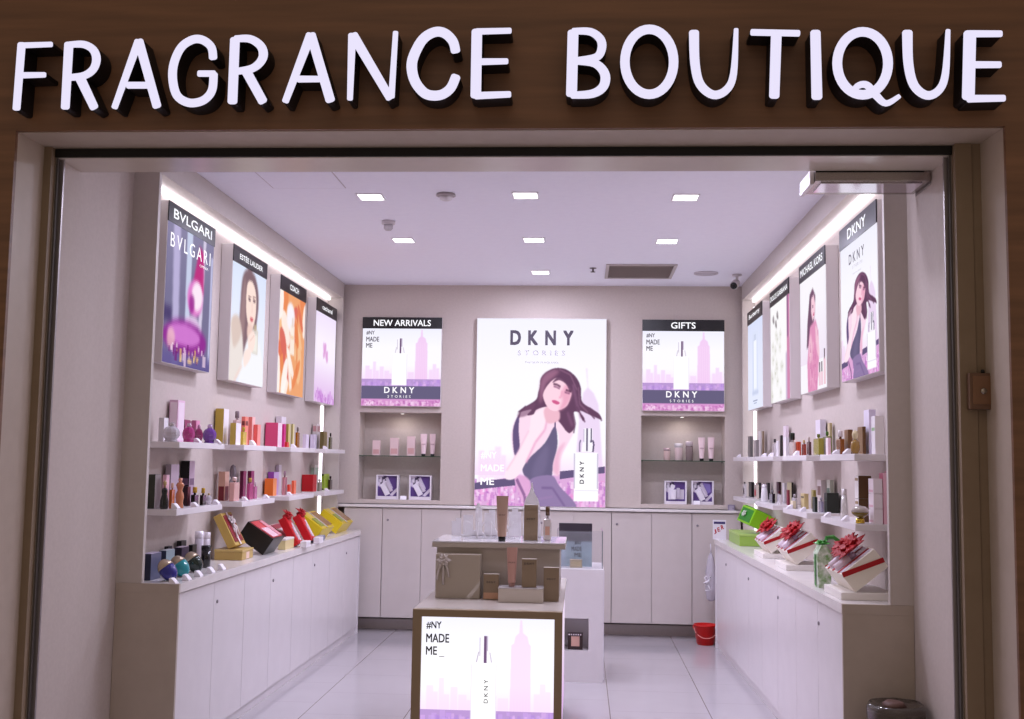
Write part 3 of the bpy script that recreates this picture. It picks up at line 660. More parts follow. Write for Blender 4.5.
back_poster(475.4, 606.2, 318.3, 506.8, portrait_pic(210, 300), None, 'large lit poster of a model in a dark dress, centre of the back wall', strength=1.06, extra=[
    ('picture_lettering', [('DKNY', .258, .145, .49, .08, .045, .42)], INK), ('picture_lettering', [('STORIES', .318, .20, .365, .026, .0, .5), ('THE NEW FRAGRANCE', .375, .243, .26, .010, 0, .1)], PALE),
    ('picture_lettering', [('#NY', .045, .755, .12, .038, .02, None), ('MADE', .045, .82, .18, .036, .02, None), ('ME', .045, .892, .105, .038, .03, None)], SNOW),
    ('picture_lettering', [('DKNY', .838, .878, .118, .034, .04, 'up')], INK)])

# ------------------------------------------------------------------ lights
def strip(name, lo, hi, label):
    m = MB(); m.box(lo, hi, bev=.002); return tag(m.build(name, LEDV if hi[2]-lo[2] > .3 else LED), label, 'light strip', 'light strips in the wall niches')
strip('led_strip', (XL+.004, YL+.05, ZL-.022), (XL+.024, YB-.1, ZL-.004), 'white light strip along the niche top above the purple bottle poster')
strip('led_strip', (XR-.024, YR+.05, ZL-.022), (XR-.004, YB-.1, ZL-.004), 'white light strip along the niche top above the dark dress poster')
strip('led_strip', (XL+.003, 9.40, HC+.01), (XL+.018, 9.45, 1.95), 'upright white light strip in the corner behind the pink heart poster')
strip('led_strip', (XR-.018, 9.50, HC+.01), (XR-.003, 9.55, 2.85), 'upright white light strip in the corner behind the pale blue poster')
def area(name, loc, size, power, col=(1, .93, 1.0), rot=(0, 0, 0), spread=180):
    l = bpy.data.lights.new(name, 'AREA'); l.size = size; l.energy = power; l.color = col; l.spread = math.radians(spread)
    o = bpy.data.objects.new(name, l); COL.objects.link(o); o.location = loc; o.rotation_euler = rot
    return o
dl = [(371, 196.5, 'over the counter, near a smoke detector'), (525.5, 195, 'middle one of the front row of three'), (685.5, 197, 'front row, nearest the air curtain'), (403.5, 240, 'middle row, over the counter with yellow gifts'), (534, 239.5, 'middle one of the second row of three'), (667, 241, 'middle row, just in front of the air grille'), (540.5, 272, 'alone in the last row, above the tall poster')]
LCOL = (.79, .79, 1.0)
for px, py, lab in dl:
    c = U(px, py, 'Z', ZC); c = Vector((c.x, c.y, ZC))
    t = thing('ceiling_downlight', 'square recessed ceiling light, '+lab, 'ceiling light', c, group='square ceiling lights'); s = .068
    m = MB(); m.box((-s-.01, -s-.01, -.006), (s+.01, -s, -.0005)); m.box((-s-.01, s, -.006), (s+.01, s+.01, -.0005)); m.box((-s-.01, -s, -.006), (-s, s, -.0005)); m.box((s, -s, -.006), (s+.01, s, -.0005)); m.build('trim_ring', M((240, 238, 240), .5), t)
    m = MB(); m.box((-s, -s, -.004), (s, s, -.0008)); m.build('diffuser', LAMP, t)
    area('downlight', (c.x, c.y, ZC-.012), .15, LP, LCOL)
for x, y in ((.58, 5.05),):      # unseen lamp added inside the header to brighten the near unit ends
    area('downlight', (x, y, ZC-.012), .15, LP*.6, LCOL)
area('mall_lamp', (-.5, 1.2, 5.2), 2.5, MALLP, (1, .84, .68), (math.radians(-18), 0, 0))
wd = bpy.data.worlds.new('mall'); SC.world = wd; wd.use_nodes = True
wd.node_tree.nodes['Background'].inputs[0].default_value = (1, .81, .67, 1); wd.node_tree.nodes['Background'].inputs[1].default_value = WORLDP
# ------------------------------------------------------------------ things on the ceiling
def ceil(px, py): c = U(px, py, 'Z', ZC); return Vector((c.x, c.y, ZC))
PLAST = M((214, 206, 210), .5)
c = ceil(446, 194); t = thing('smoke_detector', 'round white smoke detector on the ceiling between two front lights', 'smoke detector', c)
MB().lathe([(.055, -.0005), (.058, -.012), (.05, -.016), (.0001, -.016)], n=24).build('base', M((176, 166, 168), .5), t); MB().lathe([(.040, -.0165), (.036, -.034), (.02, -.040), (.0001, -.040)], n=24).build('sensor_cap', PLAST, t)
c = ceil(388.5, 221); t = thing('ceiling_sensor', 'small white ceiling sensor behind the front corner light', 'sensor', c)
MB().lathe([(.045, -.0005), (.045, -.02), (.04, -.024), (.0001, -.024)], n=20).build('base', PLAST, t); MB().lathe([(.030, -.0245), (.03, -.05), (.02, -.062), (.0001, -.065)], n=20).build('sensor_lens', M((186, 178, 182), .4), t)
c = ceil(593, 268); t = thing('ceiling_sprinkler', 'tiny dark fire sprinkler head beside the ceiling air grille', 'sprinkler', c)
MB().lathe([(.028, -.0005), (.028, -.004), (.008, -.006), (.008, -.03), (.0001, -.03)], n=14).build('sprinkler_body', M((120, 110, 112), .4, .6), t); MB().lathe([(.0001, -.031), (.02, -.031), (.02, -.034), (.0001, -.034)], n=14).build('deflector', M((90, 82, 84), .4, .6), t)
q = [ceil(*v) for v in ((607.5, 264), (677, 264), (603.5, 277.5), (672, 277.5))]
x0, x1, y0, y1 = (q[0].x+q[2].x)/2, (q[1].x+q[3].x)/2, (q[0].y+q[1].y)/2, (q[2].y+q[3].y)/2
c = Vector(((x0+x1)/2, (y0+y1)/2, ZC)); t = thing('air_grille', 'grey rectangular air return grille in the ceiling', 'vent', c); hx, hy = (x1-x0)/2, abs(y1-y0)/2; d = .025
m = MB(); m.box((-hx, -hy, -.012), (hx, -hy+d, -.0005)); m.box((-hx, hy-d, -.012), (hx, hy, -.0005)); m.box((-hx, -hy+d, -.012), (-hx+d, hy-d, -.0005)); m.box((hx-d, -hy+d, -.012), (hx, hy-d, -.0005)); m.build('grille_frame', M((186, 176, 174), .5), t)
m = MB()
for k in range(22):
    y = -hy+d+(k+.5)*(2*hy-2*d)/22; m.prism([(-.008, -.009), (-.006, -.009), (.008, -.001), (.006, -.001)], (-hx+d, y, 0), (0, 1, 0), (0, 0, 1), (2*(hx-d), 0, 0))
m.box((-hx+d, -hy+d, -.0012), (hx-d, hy-d, -.0006), 1); m.build('louvre_panel', [M((206, 196, 192), .5), M((190, 178, 174), .8)], t)
c = ceil(706, 273); t = thing('ceiling_speaker', 'flat round white speaker in the ceiling near the security camera', 'speaker', c)
MB().lathe([(.10, -.0005), (.10, -.008), (.088, -.010), (.088, -.007), (.0001, -.007)], n=28).build('rim', M((206, 196, 204), .5), t); MB().lathe([(.086, -.0075), (.06, -.010), (.0001, -.011)], n=28).build('speaker_mesh', M((188, 178, 186), .7), t)
c = ceil(737, 274.5); t = thing('ceiling_camera', 'small white bullet camera with black lens on the ceiling in the corner', 'camera', c)
MB().lathe([(.04, -.0005), (.04, -.012), (.012, -.016), (.012, -.05), (.0001, -.05)], n=16).build('bracket', PLAST, t)
m = MB(); m.lathe([(.0001, -.05), (.032, -.05), (.034, .05), (.03, .06), (.0001, .06)], n=16); m.tf(Matrix.Translation((-.02, -.03, -.085)) @ Matrix.Rotation(math.radians(112), 4, Vector((1, -.35, 0)).normalized())); m.build('camera_body', M((196, 186, 186), .4), t)
m = MB(); m.lathe([(.0001, .061), (.029, .061), (.026, .067), (.0001, .068)], n=16); m.tf(Matrix.Translation((-.02, -.03, -.085)) @ Matrix.Rotation(math.radians(112), 4, Vector((1, -.35, 0)).normalized())); m.build('lens', M((12, 10, 12), .2), t)
q = [ceil(*v) for v in ((273, 188), (345.5, 187), (254, 171))]
x0, x1, y1 = q[0].x, q[1].x, q[0].y; y0 = y1-.62
c = Vector(((x0+x1)/2, (y0+y1)/2, ZC)); hx, hy = (x1-x0)/2, .31
t = thing('ceiling_hatch', 'flush white access panel in the ceiling, near the header', 'hatch', c)
MB().box((-hx+.006, -hy+.006, -.003), (hx-.006, hy-.006, -.0008)).build('panel_board', CEIL, t)
m = MB(); m.box((-hx, -hy, -.002), (hx, -hy+.006, -.0006)); m.box((-hx, hy-.006, -.002), (hx, hy, -.0006)); m.box((-hx, -hy, -.002), (-hx+.006, hy, -.0006)); m.box((hx-.006, -hy, -.002), (hx, hy, -.0006)); m.build('edge_profile', M((196, 186, 192), .6), t)
# closer box behind the header
XA, XB = U(815, 175, 'Y', YH+.01).x, U(931, 175, 'Y', YH+.01).x; zt, zb = U(870, 169.5, 'Y', YH+.01).z, U(870, 181, 'Y', YH+.01).z
c = Vector(((XA+XB)/2, YH+.002, zb)); t = thing('air_curtain', 'flat metal air curtain box under the header, beside the dark dress poster', 'air curtain', c); hx = (XB-XA)/2; hh = zt-zb
MB().box((-hx, .006, 0), (hx, .25, hh), bev=.004).build('housing', M((168, 160, 156), .25, .85), t)
MB().box((-hx+.002, .001, hh-.012), (hx-.03, .0055, hh-.001)).build('air_slot', M((14, 12, 12), .6), t)
MB().box((-hx+.03, .03, -.006), (hx-.03, .19, -.0005)).build('outlet_plate', M((222, 214, 226), .12, .9), t)
m = MB(); m.box((-hx-.02, .02, -.012), (-hx-.001, .24, hh), bev=.003); m.build('end_cap', M((226, 220, 224), .35, .3), t)
m = MB(); m.box((hx+.001, .02, -.012), (hx+.02, .24, hh), bev=.003); m.build('end_cap', M((150, 142, 138), .35, .6), t)
m = MB(); m.box((-hx+.1, .05, hh), (-hx+.13, .08, ZC-zb-.0006)); m.box((hx-.13, .05, hh), (hx-.1, .08, ZC-zb-.0006)); m.build('hanger', STEEL, t)
# key switch on the jamb
c0, c1 = U(966, 373.5, 'Y', YJ), U(994.5, 410, 'Y', YJ); cx, cz = (c0.x+c1.x)/2, (c0.z+c1.z)/2; hx, hz = abs(c1.x-c0.x)/2, abs(c1.z-c0.z)/2
t = thing('key_switch', 'small brown shutter key switch box on the door jamb', 'switch', (cx, YJ, cz-hz))
MB().box((-hx, -.035, 0), (hx, -.0005, 2*hz), bev=.004).build('housing', M((112, 84, 66), .35, .3), t)
m = MB(); m.box((-hx+.012, -.037, .02), (hx-.012, -.0352, 2*hz-.012)); m.build('cover_plate', M((132, 98, 74), .3, .4), t)
m = MB(); m.lathe([(.0001, 0), (.012, 0), (.012, .006), (.0001, .006)], n=14); m.tf(Matrix.Translation((0, -.0372, hz)) @ Matrix.Rotation(math.radians(90), 4, 'X')); m.build('key_lock', M((170, 160, 150), .25, .9), t)
m = MB(); m.lathe([(.0001, 0), (.008, 0), (.007, .014), (.0001, .016)], n=10); m.tf(Matrix.Translation((.006, -.016, 2*hz))); m.build('screw_cap', M((24, 20, 18), .4), t)
# ------------------------------------------------------------------ wall shelves
ZU, ZM = 1.556, 1.226; ZUL = 1.572           # shelf tops
SF = .197                       # shelf depth
SHL = [(5.545+1.09*k, 6.265+1.09*k) for k in range(4)]
SHR = [(5.33+1.125*k, 6.085+1.125*k) for k in range(4)]
SHR[3] = (8.72, 9.52)
for side, rows, bays in (('L', SHL, bayL), ('R', SHR, bayR)):
    for lev, zt in (('upper', ZUL if side == 'L' else ZU), ('lower', ZM)):
        for (y0, y1), bay in zip(rows, bays):
            c = Vector(((XL+SF/2+.001) if side == 'L' else (XR-SF/2-.001), (y0+y1)/2, zt-.032))
            m = MB(); m.box((-SF/2, -(y1-y0)/2, 0), (SF/2, (y1-y0)/2, .0318), bev=.002)
            tag(m.build('display_shelf', WHITE, None, c), 'white wall shelf, %s row, below the %s' % (lev, bay), 'shelf', 'white wall shelves')
SHELF = {('L', 'u'): (ZUL, SHL), ('L', 'm'): (ZM, SHL), ('R', 'u'): (ZU, SHR), ('R', 'm'): (ZM, SHR)}
BAYN = {'L': bayL, 'R': bayR}

# ------------------------------------------------------------------ products (local frame: +x to the aisle, y along the wall, z up)
def C3(c, k): return tuple(max(0, min(255, v*k)) for v in c)
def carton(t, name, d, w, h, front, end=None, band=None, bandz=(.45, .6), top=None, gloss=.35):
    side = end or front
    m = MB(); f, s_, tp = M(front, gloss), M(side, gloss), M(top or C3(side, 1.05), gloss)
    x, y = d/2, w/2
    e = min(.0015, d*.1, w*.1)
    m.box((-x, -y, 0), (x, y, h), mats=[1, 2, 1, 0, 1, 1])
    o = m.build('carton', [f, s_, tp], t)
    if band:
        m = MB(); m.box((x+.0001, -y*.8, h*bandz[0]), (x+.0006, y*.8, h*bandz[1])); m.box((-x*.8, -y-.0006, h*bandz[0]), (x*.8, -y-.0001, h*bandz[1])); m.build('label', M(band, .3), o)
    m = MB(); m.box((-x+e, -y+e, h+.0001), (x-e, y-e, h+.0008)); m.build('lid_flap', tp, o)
    return o
def rectbottle(t, d, w, h, glass, cap, neck=.26, capw=.8, mark=None, round_=.15):
    hb = h*(1-neck)
    m = MB(); m.bevbox((-d/2, -w/2, 0), (d/2, w/2, hb), min(d, w)*round_); b_ = m.build('glass_body', M(glass, .08, 0, .25, coat=.5), t)
    r = min(min(d, w)*1.15, (d+w)/2)*capw/2
    m = MB(); m.lathe([(r*.6, hb-.0005), (r*.6, hb+h*neck*.25), (r*.75, hb+h*neck*.25)], n=12); m.build('collar', M((206, 200, 196), .2, 1), t)
    m = MB(); m.lathe([(r, hb+h*neck*.25), (r*1.02, h*.96), (r*.9, h), (.0001, h)], n=12); m.build('cap', M(cap, .2, .2), t)
    if mark:
        m = MB(); m.box((d/2+.0002, -w*.3, hb*.25), (d/2+.0008, w*.3, hb*.65)); m.box((-d*.3, -w/2-.0008, hb*.25), (d*.3, -w/2-.0002, hb*.65)); m.build('label', M(mark, .4), b_)
def lathebottle(t, prof, glass, capprof, cap, R, H, metal=.2):
    k = max(r for r, z in prof); R = R/k
    m = MB(); m.lathe([(r*R, z*H) for r, z in prof], n=20); m.build('glass_body', M(glass, .08, 0, .2, coat=.5), t)
    m = MB(); m.lathe([(r*R, z*H) for r, z in capprof], n=16); m.build('cap', M(cap, .2, metal), t)
def sphere(t, R, H, glass, cap):
    m = MB(); n = 10; prof = [(.30, 0), (.42, .02)]+[(math.sin(math.pi*a/9)*.5 if a else .3, .02+.80*(1-math.cos(math.pi*a/9))/2) for a in range(2, 9)]
    m.lathe([(r*2*R, z*H) for r, z in prof], n=n, smooth=False); b_ = m.build('glass_body', M(glass, .06, 0, .3, coat=.6), t)
    m = MB(); m.lathe([(.30*R, H*.80), (.34*R, H*.82), (.36*R, H*.92), (.2*R, H), (.0001, H)], n=12); m.build('cap', M(cap, .15, .7), t)
    m = MB()
    for k in range(14):
        a = k/13*math.pi*1.0
        m.lathe([(.0001, -.05*R), (.05*R, 0), (.0001, .05*R)], c=(R*1.0*math.cos(.5)*math.cos(a*.8-1.2), R*1.0*math.sin(a*.8-1.2), H*.42), n=6)
    m.build('bead_ring', M((228, 220, 232), .15, .8), b_)
def tube_(t, R, H, body, cap, band=None):
    m = MB(); n = 16; rows = []
    for i in range(9):
        u = i/8; z = H*(.10+.9*u); rx = R*(.72*(1-u)+.02); ry = R*(.72+.30*u)
        rows.append([(rx*math.cos(2*math.pi*k/n), ry*math.sin(2*math.pi*k/n), z) for k in range(n)])
    vs = sum(rows, []); fs = [(i*n+k, i*n+(k+1) % n, (i+1)*n+(k+1) % n, (i+1)*n+k) for i in range(8) for k in range(n)]
    m.add(vs, fs, 0, True); m.add(rows[-1], [tuple(range(n))]); m.add(rows[0], [tuple(reversed(range(n)))])
    b_ = m.build('tube_body', M(body, .35), t)
    m = MB(); m.lathe([(R*.6, 0), (R*.62, H*.09), (R*.5, H*.098), (.0001, H*.098)], n=16); m.build('cap', M(cap, .3), t)
    if band: m = MB(); m.box((R*.55, -R*.6, H*.5), (R*.56, R*.6, H*.56)); m.build('label', M(band, .5), b_)
def ovalbottle(t, L, glass, capc, tilt=38):
    """bottle lying back: a tilted egg with a metal dome on top"""
    Rm = Matrix.Translation((0, 0, L*.40)) @ Matrix.Rotation(math.radians(-tilt), 4, 'Y')
    ez = lambda a: -math.cos(math.pi*a/12)*L*.5
    er = lambda a: math.sin(math.pi*a/12)*L*.36
    m = MB(); m.lathe([(er(a), ez(a)) for a in range(0, 8)], n=18); m.tf(Rm); zs = min(v[2] for v in m.v)
    m2 = MB(); m2.lathe([(er(a)*1.02, ez(a)) for a in range(7, 13)], n=18); m2.tf(Rm)
    sh = Matrix.Translation((0, 0, -zs+.0005)); m.tf(sh); m2.tf(sh)
    m.build('glass_body', M(glass, .06, 0, .2, coat=.6), t); m2.build('cap', M(capc, .25, .6), t)
    m = MB(); m.box((-L*.16, -L*.22, 0), (L*.16, L*.22, .004)); m.build('stand_foot', M((222, 218, 222), .1, 0, .5), t)
TORSO = ([(.55, 0), (.62, .02), (.50, .20), (.62, .36), (.55, .48), (.34, .58), (.46, .68), (.60, .76), (.42, .84), (.22, .86)], [(.20, .86), (.26, .88), (.30, .96), (.18, 1), (.0001, 1)])
DRESS = ([(.5, 0), (.62, .04), (.6, .3), (.36, .5), (.44, .62), (.36, .70), (.14, .73)], [(.12, .73), (.12, .80), (.24, .84), (.26, .92), (.0001, 1)])
CONE = ([(.9, 0), (.95, .02), (.8, .5), (.62, .8)], [(.62, .8), (.6, .82), (.58, .98), (.0001, 1)])
CYL = ([(.9, 0), (.95, .02), (.95, .74), (.5, .8)], [(.55, .8), (.6, .81), (.6, .98), (.0001, 1)])
TUBE2 = ([(.95, 0), (.95, .78)], [(.97, .78), (.97, .99), (.0001, 1)])
ORN = ([(.5, 0), (.9, .1), (1.0, .3), (.85, .5), (.4, .6)], [(.35, .6), (.6, .68), (.7, .82), (.5, .95), (.0001, 1)])
def tagcard(t, w):
    m = MB(); m.prism([(-.014, 0), (.018, 0), (.018, .004), (-.004, w*.62), (-.014, w*.62)], (0, -w/2, 0), (1, 0, 0), (0, 0, 1), (0, w, 0)); o = m.build('holder', M((244, 238, 246), .4), t)
    m = MB(); q = Vector((-.022, 0, w*.62-.004)); p0 = Vector((.0185, -w/2+.002, .0048)); m.prism([(0, 0), (w-.004, 0), (w-.004, w*.6), (0, w*.6)], p0, (0, 1, 0), q.normalized(), (.0005, 0, .0005)); m.build('card', M((250, 246, 252), .5), t)

PLACED = []
def place(side, lev, px0, px1, ytop, off, kind, label, cat, fx=.55, zs=None, bay=None, h=None, g=None, yc=None, dd_=None, ww_=None, **kw):
    xw = XL if side == 'L' else XR; sg = 1 if side == 'L' else -1
    X = xw+sg*off; px = (px0+px1)/2
    Y = U(px, 460, 'X', X).y
    zs0, rows = SHELF.get((side, lev), (HC, None)); zs = zs0 if zs is None else zs
    if rows:
        k = min(range(4), key=lambda i: abs((rows[i][0]+rows[i][1])/2-Y)) if bay is None else bay
    s = F/Y; W = px1-px0
    ht = h if h else max(.012, U(px, ytop, 'X', X).z-zs)
    d = fx*W/s; d = min(d, 2*off-.012, 2*(SF-off)-.004 if rows else 1) if rows else d
    w = max(.012, (W-d*s)/(abs(X)*s/Y))
    if dd_: d, w = dd_, ww_
    rnd = kind in ('sphere', 'lathe', 'tube', 'oval')
    if rnd:
        D = W/s*(1.16 if kind == 'sphere' else 1.3 if kind == 'oval' else 1.0)
        if rows: D = min(D, 2*off-.008)
        d = w = D
    if rows:
        y0, y1 = rows[k]
        w = min(w, .22)
        Y = min(max(Y, y0+w/2+.003), y1-w/2-.003)
        if yc: Y = yc
        if lev in 'um' and bay is None or rows: lab = label+', %s shelf below %s' % ('upper' if lev == 'u' else 'lower', BAYN[side][k])
    else: lab = label
    key = (side, lev); fixed = zs != zs0 or yc is not None
    ww = .06 if kind == 'tag' else w; dd = .034 if kind == 'tag' else d
    for _ in range(0 if fixed else 24):
        hit = False
        for k2, x2, y2, d2, w2 in PLACED:
            if k2 != key: continue
            px_, py_ = (dd+d2)/2+.0015-abs(X-x2), (ww+w2)/2+.0015-abs(Y-y2)
            if px_ > 0 and py_ > 0:
                hit = True
                if px_ < py_ or (rows and not (rows[k][0]+ww/2 < Y+(py_ if Y >= y2 else -py_) < rows[k][1]-ww/2)): X += px_ if X > x2 else -px_
                else: Y += py_ if Y >= y2 else -py_
                lim = (xw+sg*(dd/2+.004), xw+sg*(SF+.004-dd/2))
                if rows: X = min(max(X, min(lim)), max(lim))
        if not hit: break
    PLACED.append((key, X, Y, dd, ww))
    name = {'carton': 'perfume_carton', 'bottle': 'perfume_bottle', 'lathe': 'perfume_bottle', 'sphere': 'perfume_bottle', 'tube': 'cream_tube', 'oval': 'perfume_bottle', 'tag': 'price_tag'}[kind]
    cat = {'perfume_carton': 'box', 'perfume_bottle': 'bottle', 'cream_tube': 'tube', 'price_tag': 'price tag'}[name]
    t = thing(name, lab, cat, (X, Y, zs+.0003), 0 if side == 'L' else math.pi, g or {'box': 'perfume cartons on display', 'bottle': 'perfume bottles on display', 'tube': 'tubes on display', 'price tag': 'price tags in front of the goods'}[cat])
    if kind == 'carton': carton(t, name, d, w, ht, **kw)
    elif kind == 'bottle': rectbottle(t, d, w, ht, **kw)
    elif kind == 'sphere': sphere(t, d/2, ht, **kw)
    elif kind == 'tube': tube_(t, d/2, ht, **kw)
    elif kind == 'oval': ovalbottle(t, d, **kw)
    elif kind == 'lathe': lathebottle(t, kw['prof'][0], kw['glass'], kw['prof'][1], kw['cap'], d/2, ht, kw.get('metal', .2))
    elif kind == 'tag': tagcard(t, min(max(W/s*.85, .04), .06))
    return t
def box(side, lev, a, b, yt, off, label, front, sd=None, fx=.55, bay=None, **kw): return place(side, lev, a, b, yt, off, 'carton', label, 'box', fx, bay=bay, front=front, end=sd, **kw)
def bot(side, lev, a, b, yt, off, label, glass, cap, fx=.5, bay=None, **kw): return place(side, lev, a, b, yt, off, 'bottle', label, 'bottle', fx, bay=bay, glass=glass, cap=cap, **kw)
def lat(side, lev, a, b, yt, off, label, prof, glass, cap, bay=None, **kw): return place(side, lev, a, b, yt, off, 'lathe', label, 'bottle', bay=bay, prof=prof, glass=glass, cap=cap, **kw)
def pt(side, lev, a, b, label, bay=None, off=.165): return place(side, lev, a, b, 0, off, 'tag', label, 'price tag', bay=bay, h=.02)
WH = (240, 234, 240); PINK = (238, 160, 190); GOLD = (196, 166, 70)
# upper shelf, first bay
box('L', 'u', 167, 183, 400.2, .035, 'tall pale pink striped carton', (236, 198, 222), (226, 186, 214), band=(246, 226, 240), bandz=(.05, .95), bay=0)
box('L', 'u', 157, 167, 417.8, .06, 'short white carton beside a clear ball bottle', WH, (210, 204, 206), bay=0)
place('L', 'u', 160.6, 176, 422, .135, 'sphere', 'clear faceted ball bottle', 'bottle', bay=0, glass=(222, 216, 224), cap=(214, 208, 214))
box('L', 'u', 177, 189, 419.8, .04, 'dark magenta carton', (150, 40, 96), (120, 28, 70), bay=0)
place('L', 'u', 182, 193.5, 423, .14, 'sphere', 'magenta faceted ball bottle', 'bottle', bay=0, glass=(196, 60, 140), cap=(220, 190, 210))
box('L', 'u', 190.5, 199, 420.5, .035, 'pink carton', (222, 140, 180), (206, 116, 160), bay=0)
place('L', 'u', 194, 201.5, 424.5, .10, 'sphere', 'small maroon ball bottle', 'bottle', bay=0, glass=(150, 36, 100), cap=(200, 150, 180))
box('L', 'u', 198, 206, 422, .035, 'pale pink and white carton', (240, 214, 226), (232, 190, 214), bay=0)
place('L', 'u', 201, 213.5, 424, .14, 'sphere', 'violet faceted ball bottle', 'bottle', bay=0, glass=(126, 70, 170), cap=(210, 190, 220))
pt('L', 'u', 192.5, 198.5, 'white price tag between ball bottles', 0); pt('L', 'u', 211, 216, 'white price tag by the violet bottle', 0)
# upper shelf, second bay
box('L', 'u', 213, 227, 408.7, .037, 'tall gold carton with white front', WH, GOLD, .62, bay=1)
box('L', 'u', 226, 237, 422.8, .125, 'short gold carton with white front', WH, (204, 176, 84), .55, bay=1)
bot('L', 'u', 231, 240, 411, .05, 'pale pink glass bottle with grey cap', (236, 206, 206), (140, 124, 132), bay=1)
box('L', 'u', 240, 247, 416.7, .04, 'salmon carton with dark spot', (240, 140, 122), (226, 116, 104), band=(120, 50, 50), bandz=(.7, .85), bay=1)
bot('L', 'u', 239, 246, 427, .13, 'small bottle of yellow perfume, gold base', (236, 206, 90), (206, 180, 80), bay=1)
box('L', 'u', 247, 254, 417, .045, 'coral carton with pale front', (246, 196, 190), (232, 122, 112), bay=1)
box('L', 'u', 253, 260.5, 425, .06, 'short coral carton', (240, 150, 140), (224, 100, 92), bay=1)
pt('L', 'u', 247, 257, 'white price tag in front of coral cartons', 1)
# upper shelf, third bay
box('L', 'u', 264, 281, 422.8, 0.055, 'wide rose pink carton', (244, 216, 228), (222, 76, 124), bay=2, fx=0.75)
box('L', 'u', 274.5, 285, 416.7, .03, 'tall pale carton standing behind', (228, 220, 228), (216, 208, 214), bay=2)
box('L', 'u', 281, 285, 424, .06, 'thin magenta carton', (214, 60, 140), (196, 40, 120), bay=2)
box('L', 'u', 285, 289.5, 424, .075, 'olive gold carton', (214, 200, 130), (150, 140, 60), bay=2)
box('L', 'u', 290, 293.6, 424, .09, 'pale gold carton', (226, 214, 160), (170, 156, 90), bay=2)
bot('L', 'u', 294.5, 299, 427, .10, 'amber bottle with grey cap', (176, 110, 30), (130, 116, 110), bay=2)
box('L', 'u', 284, 288.5, 443, .155, 'low red tin', (206, 40, 40), None, bay=2, h=.035)
pt('L', 'u', 290, 296, 'white price tag by the amber bottle', 2)
# upper shelf, fourth bay
box('L', 'u', 302, 308.4, 434.5, 0.145, 'white lilac carton', (226, 214, 232), (210, 198, 218), bay=2)
box('L', 'u', 309.5, 316.5, 434.5, 0.04, 'white lilac carton', (228, 216, 234), (212, 200, 220), bay=3)
box('L', 'u', 311.5, 319.5, 424, .03, 'tall pale carton with small picture', (232, 222, 222), (206, 196, 190), band=(190, 140, 140), bandz=(.7, .92), bay=3)
box('L', 'u', 319, 326.5, 431.7, .10, 'olive brown carton', (120, 104, 54), (100, 86, 44), bay=3)
bot('L', 'u', 327.8, 331.8, 433, .11, 'slim olive bottle with dark cap', (96, 96, 50), (50, 44, 40), bay=3)
pt('L', 'u', 322.5, 327, 'white price tag in front of the olive carton', 3)
# lower shelf, first bay
box('L', 'm', 149, 162, 474.5, .05, 'dark grey green carton with patterned front', (168, 160, 160), (52, 56, 44), .55, bay=0)
lat('L', 'm', 159.5, 168, 480, 0.122, 'black dress-shaped bottle', DRESS, (24, 24, 26), (196, 168, 120), bay=0)
box('L', 'm', 163.5, 170.5, 475, .10, 'pale pink carton', (244, 200, 216), (236, 186, 206), bay=0)
box('L', 'm', 166, 180, 464.5, .035, 'tall lilac grey carton', (206, 186, 204), (160, 148, 158), .4, bay=0)
bot('L', 'm', 170.5, 176.5, 483, .135, 'orange perfume bottle', (214, 120, 60), (230, 190, 170), bay=0)
lat('L', 'm', 177, 185.5, 478, .15, 'peach torso-shaped bottle', TORSO, (226, 150, 110), (236, 170, 150), bay=0)
box('L', 'm', 181, 195.5, 461, .035, 'tall black carton with pink printed front', (196, 170, 190), (22, 20, 20), .62, bay=0, band=(120, 90, 120))
box('L', 'm', 185.5, 192, 486.7, .10, 'small dark red carton', (110, 26, 40), (50, 14, 22), bay=0)
bot('L', 'm', 192, 200.5, 487, .14, 'dark gold-stoppered bottle nearer the torso bottle', (40, 30, 34), (214, 170, 60), bay=0, neck=.4, capw=.9)
bot('L', 'm', 201, 208, 488, .145, 'dark gold-stoppered bottle nearer the crystal bottle', (46, 34, 36), (220, 176, 66), bay=0, neck=.4, capw=.9)
place('L', 'm', 207.5, 213, 493, .15, 'sphere', 'small cut crystal bottle', 'bottle', bay=0, glass=(226, 220, 230), cap=(210, 190, 140))
pt('L', 'm', 172, 183, 'white price tag in front of the torso bottle', 0, .178); pt('L', 'm', 192, 201, 'white price tag in front of gold stoppers', 0, .178); pt('L', 'm', 213, 222, 'white price tag at the end of the dark bottles', 0, .178)
# lower shelf, second bay
box('L', 'm', 219, 230, 471.7, .05, 'beige carton with burgundy lower half', (224, 180, 160), (206, 160, 140), .62, bay=1, band=(118, 20, 34), bandz=(.02, .5))
bot('L', 'm', 230, 241, 477, .125, 'pale pink tall glass bottle', (236, 184, 176), (236, 214, 210), bay=1, neck=.22, capw=.7)
lat('L', 'm', 228, 239, 464.5, .035, 'ornate smoky bottle at the back', ORN, (176, 166, 172), (140, 130, 136), bay=1)
box('L', 'm', 240.5, 247, 471, .04, 'plum carton between smoky bottle and pink bottle', (150, 40, 96), (104, 22, 62), bay=1)
box('L', 'm', 248, 255, 471, .05, 'plum carton right behind the pink bottle', (160, 50, 110), (112, 26, 70), bay=1)
bot('L', 'm', 247.5, 254.5, 478, .135, 'pink bottle with gold cap', (206, 90, 146), (214, 176, 90), bay=1)
bot('L', 'm', 254, 258.5, 482, .12, 'slim rose bottle', (214, 120, 166), (226, 200, 210), bay=1)
pt('L', 'm', 242.5, 250, 'white price tag before the pink bottle', 1)
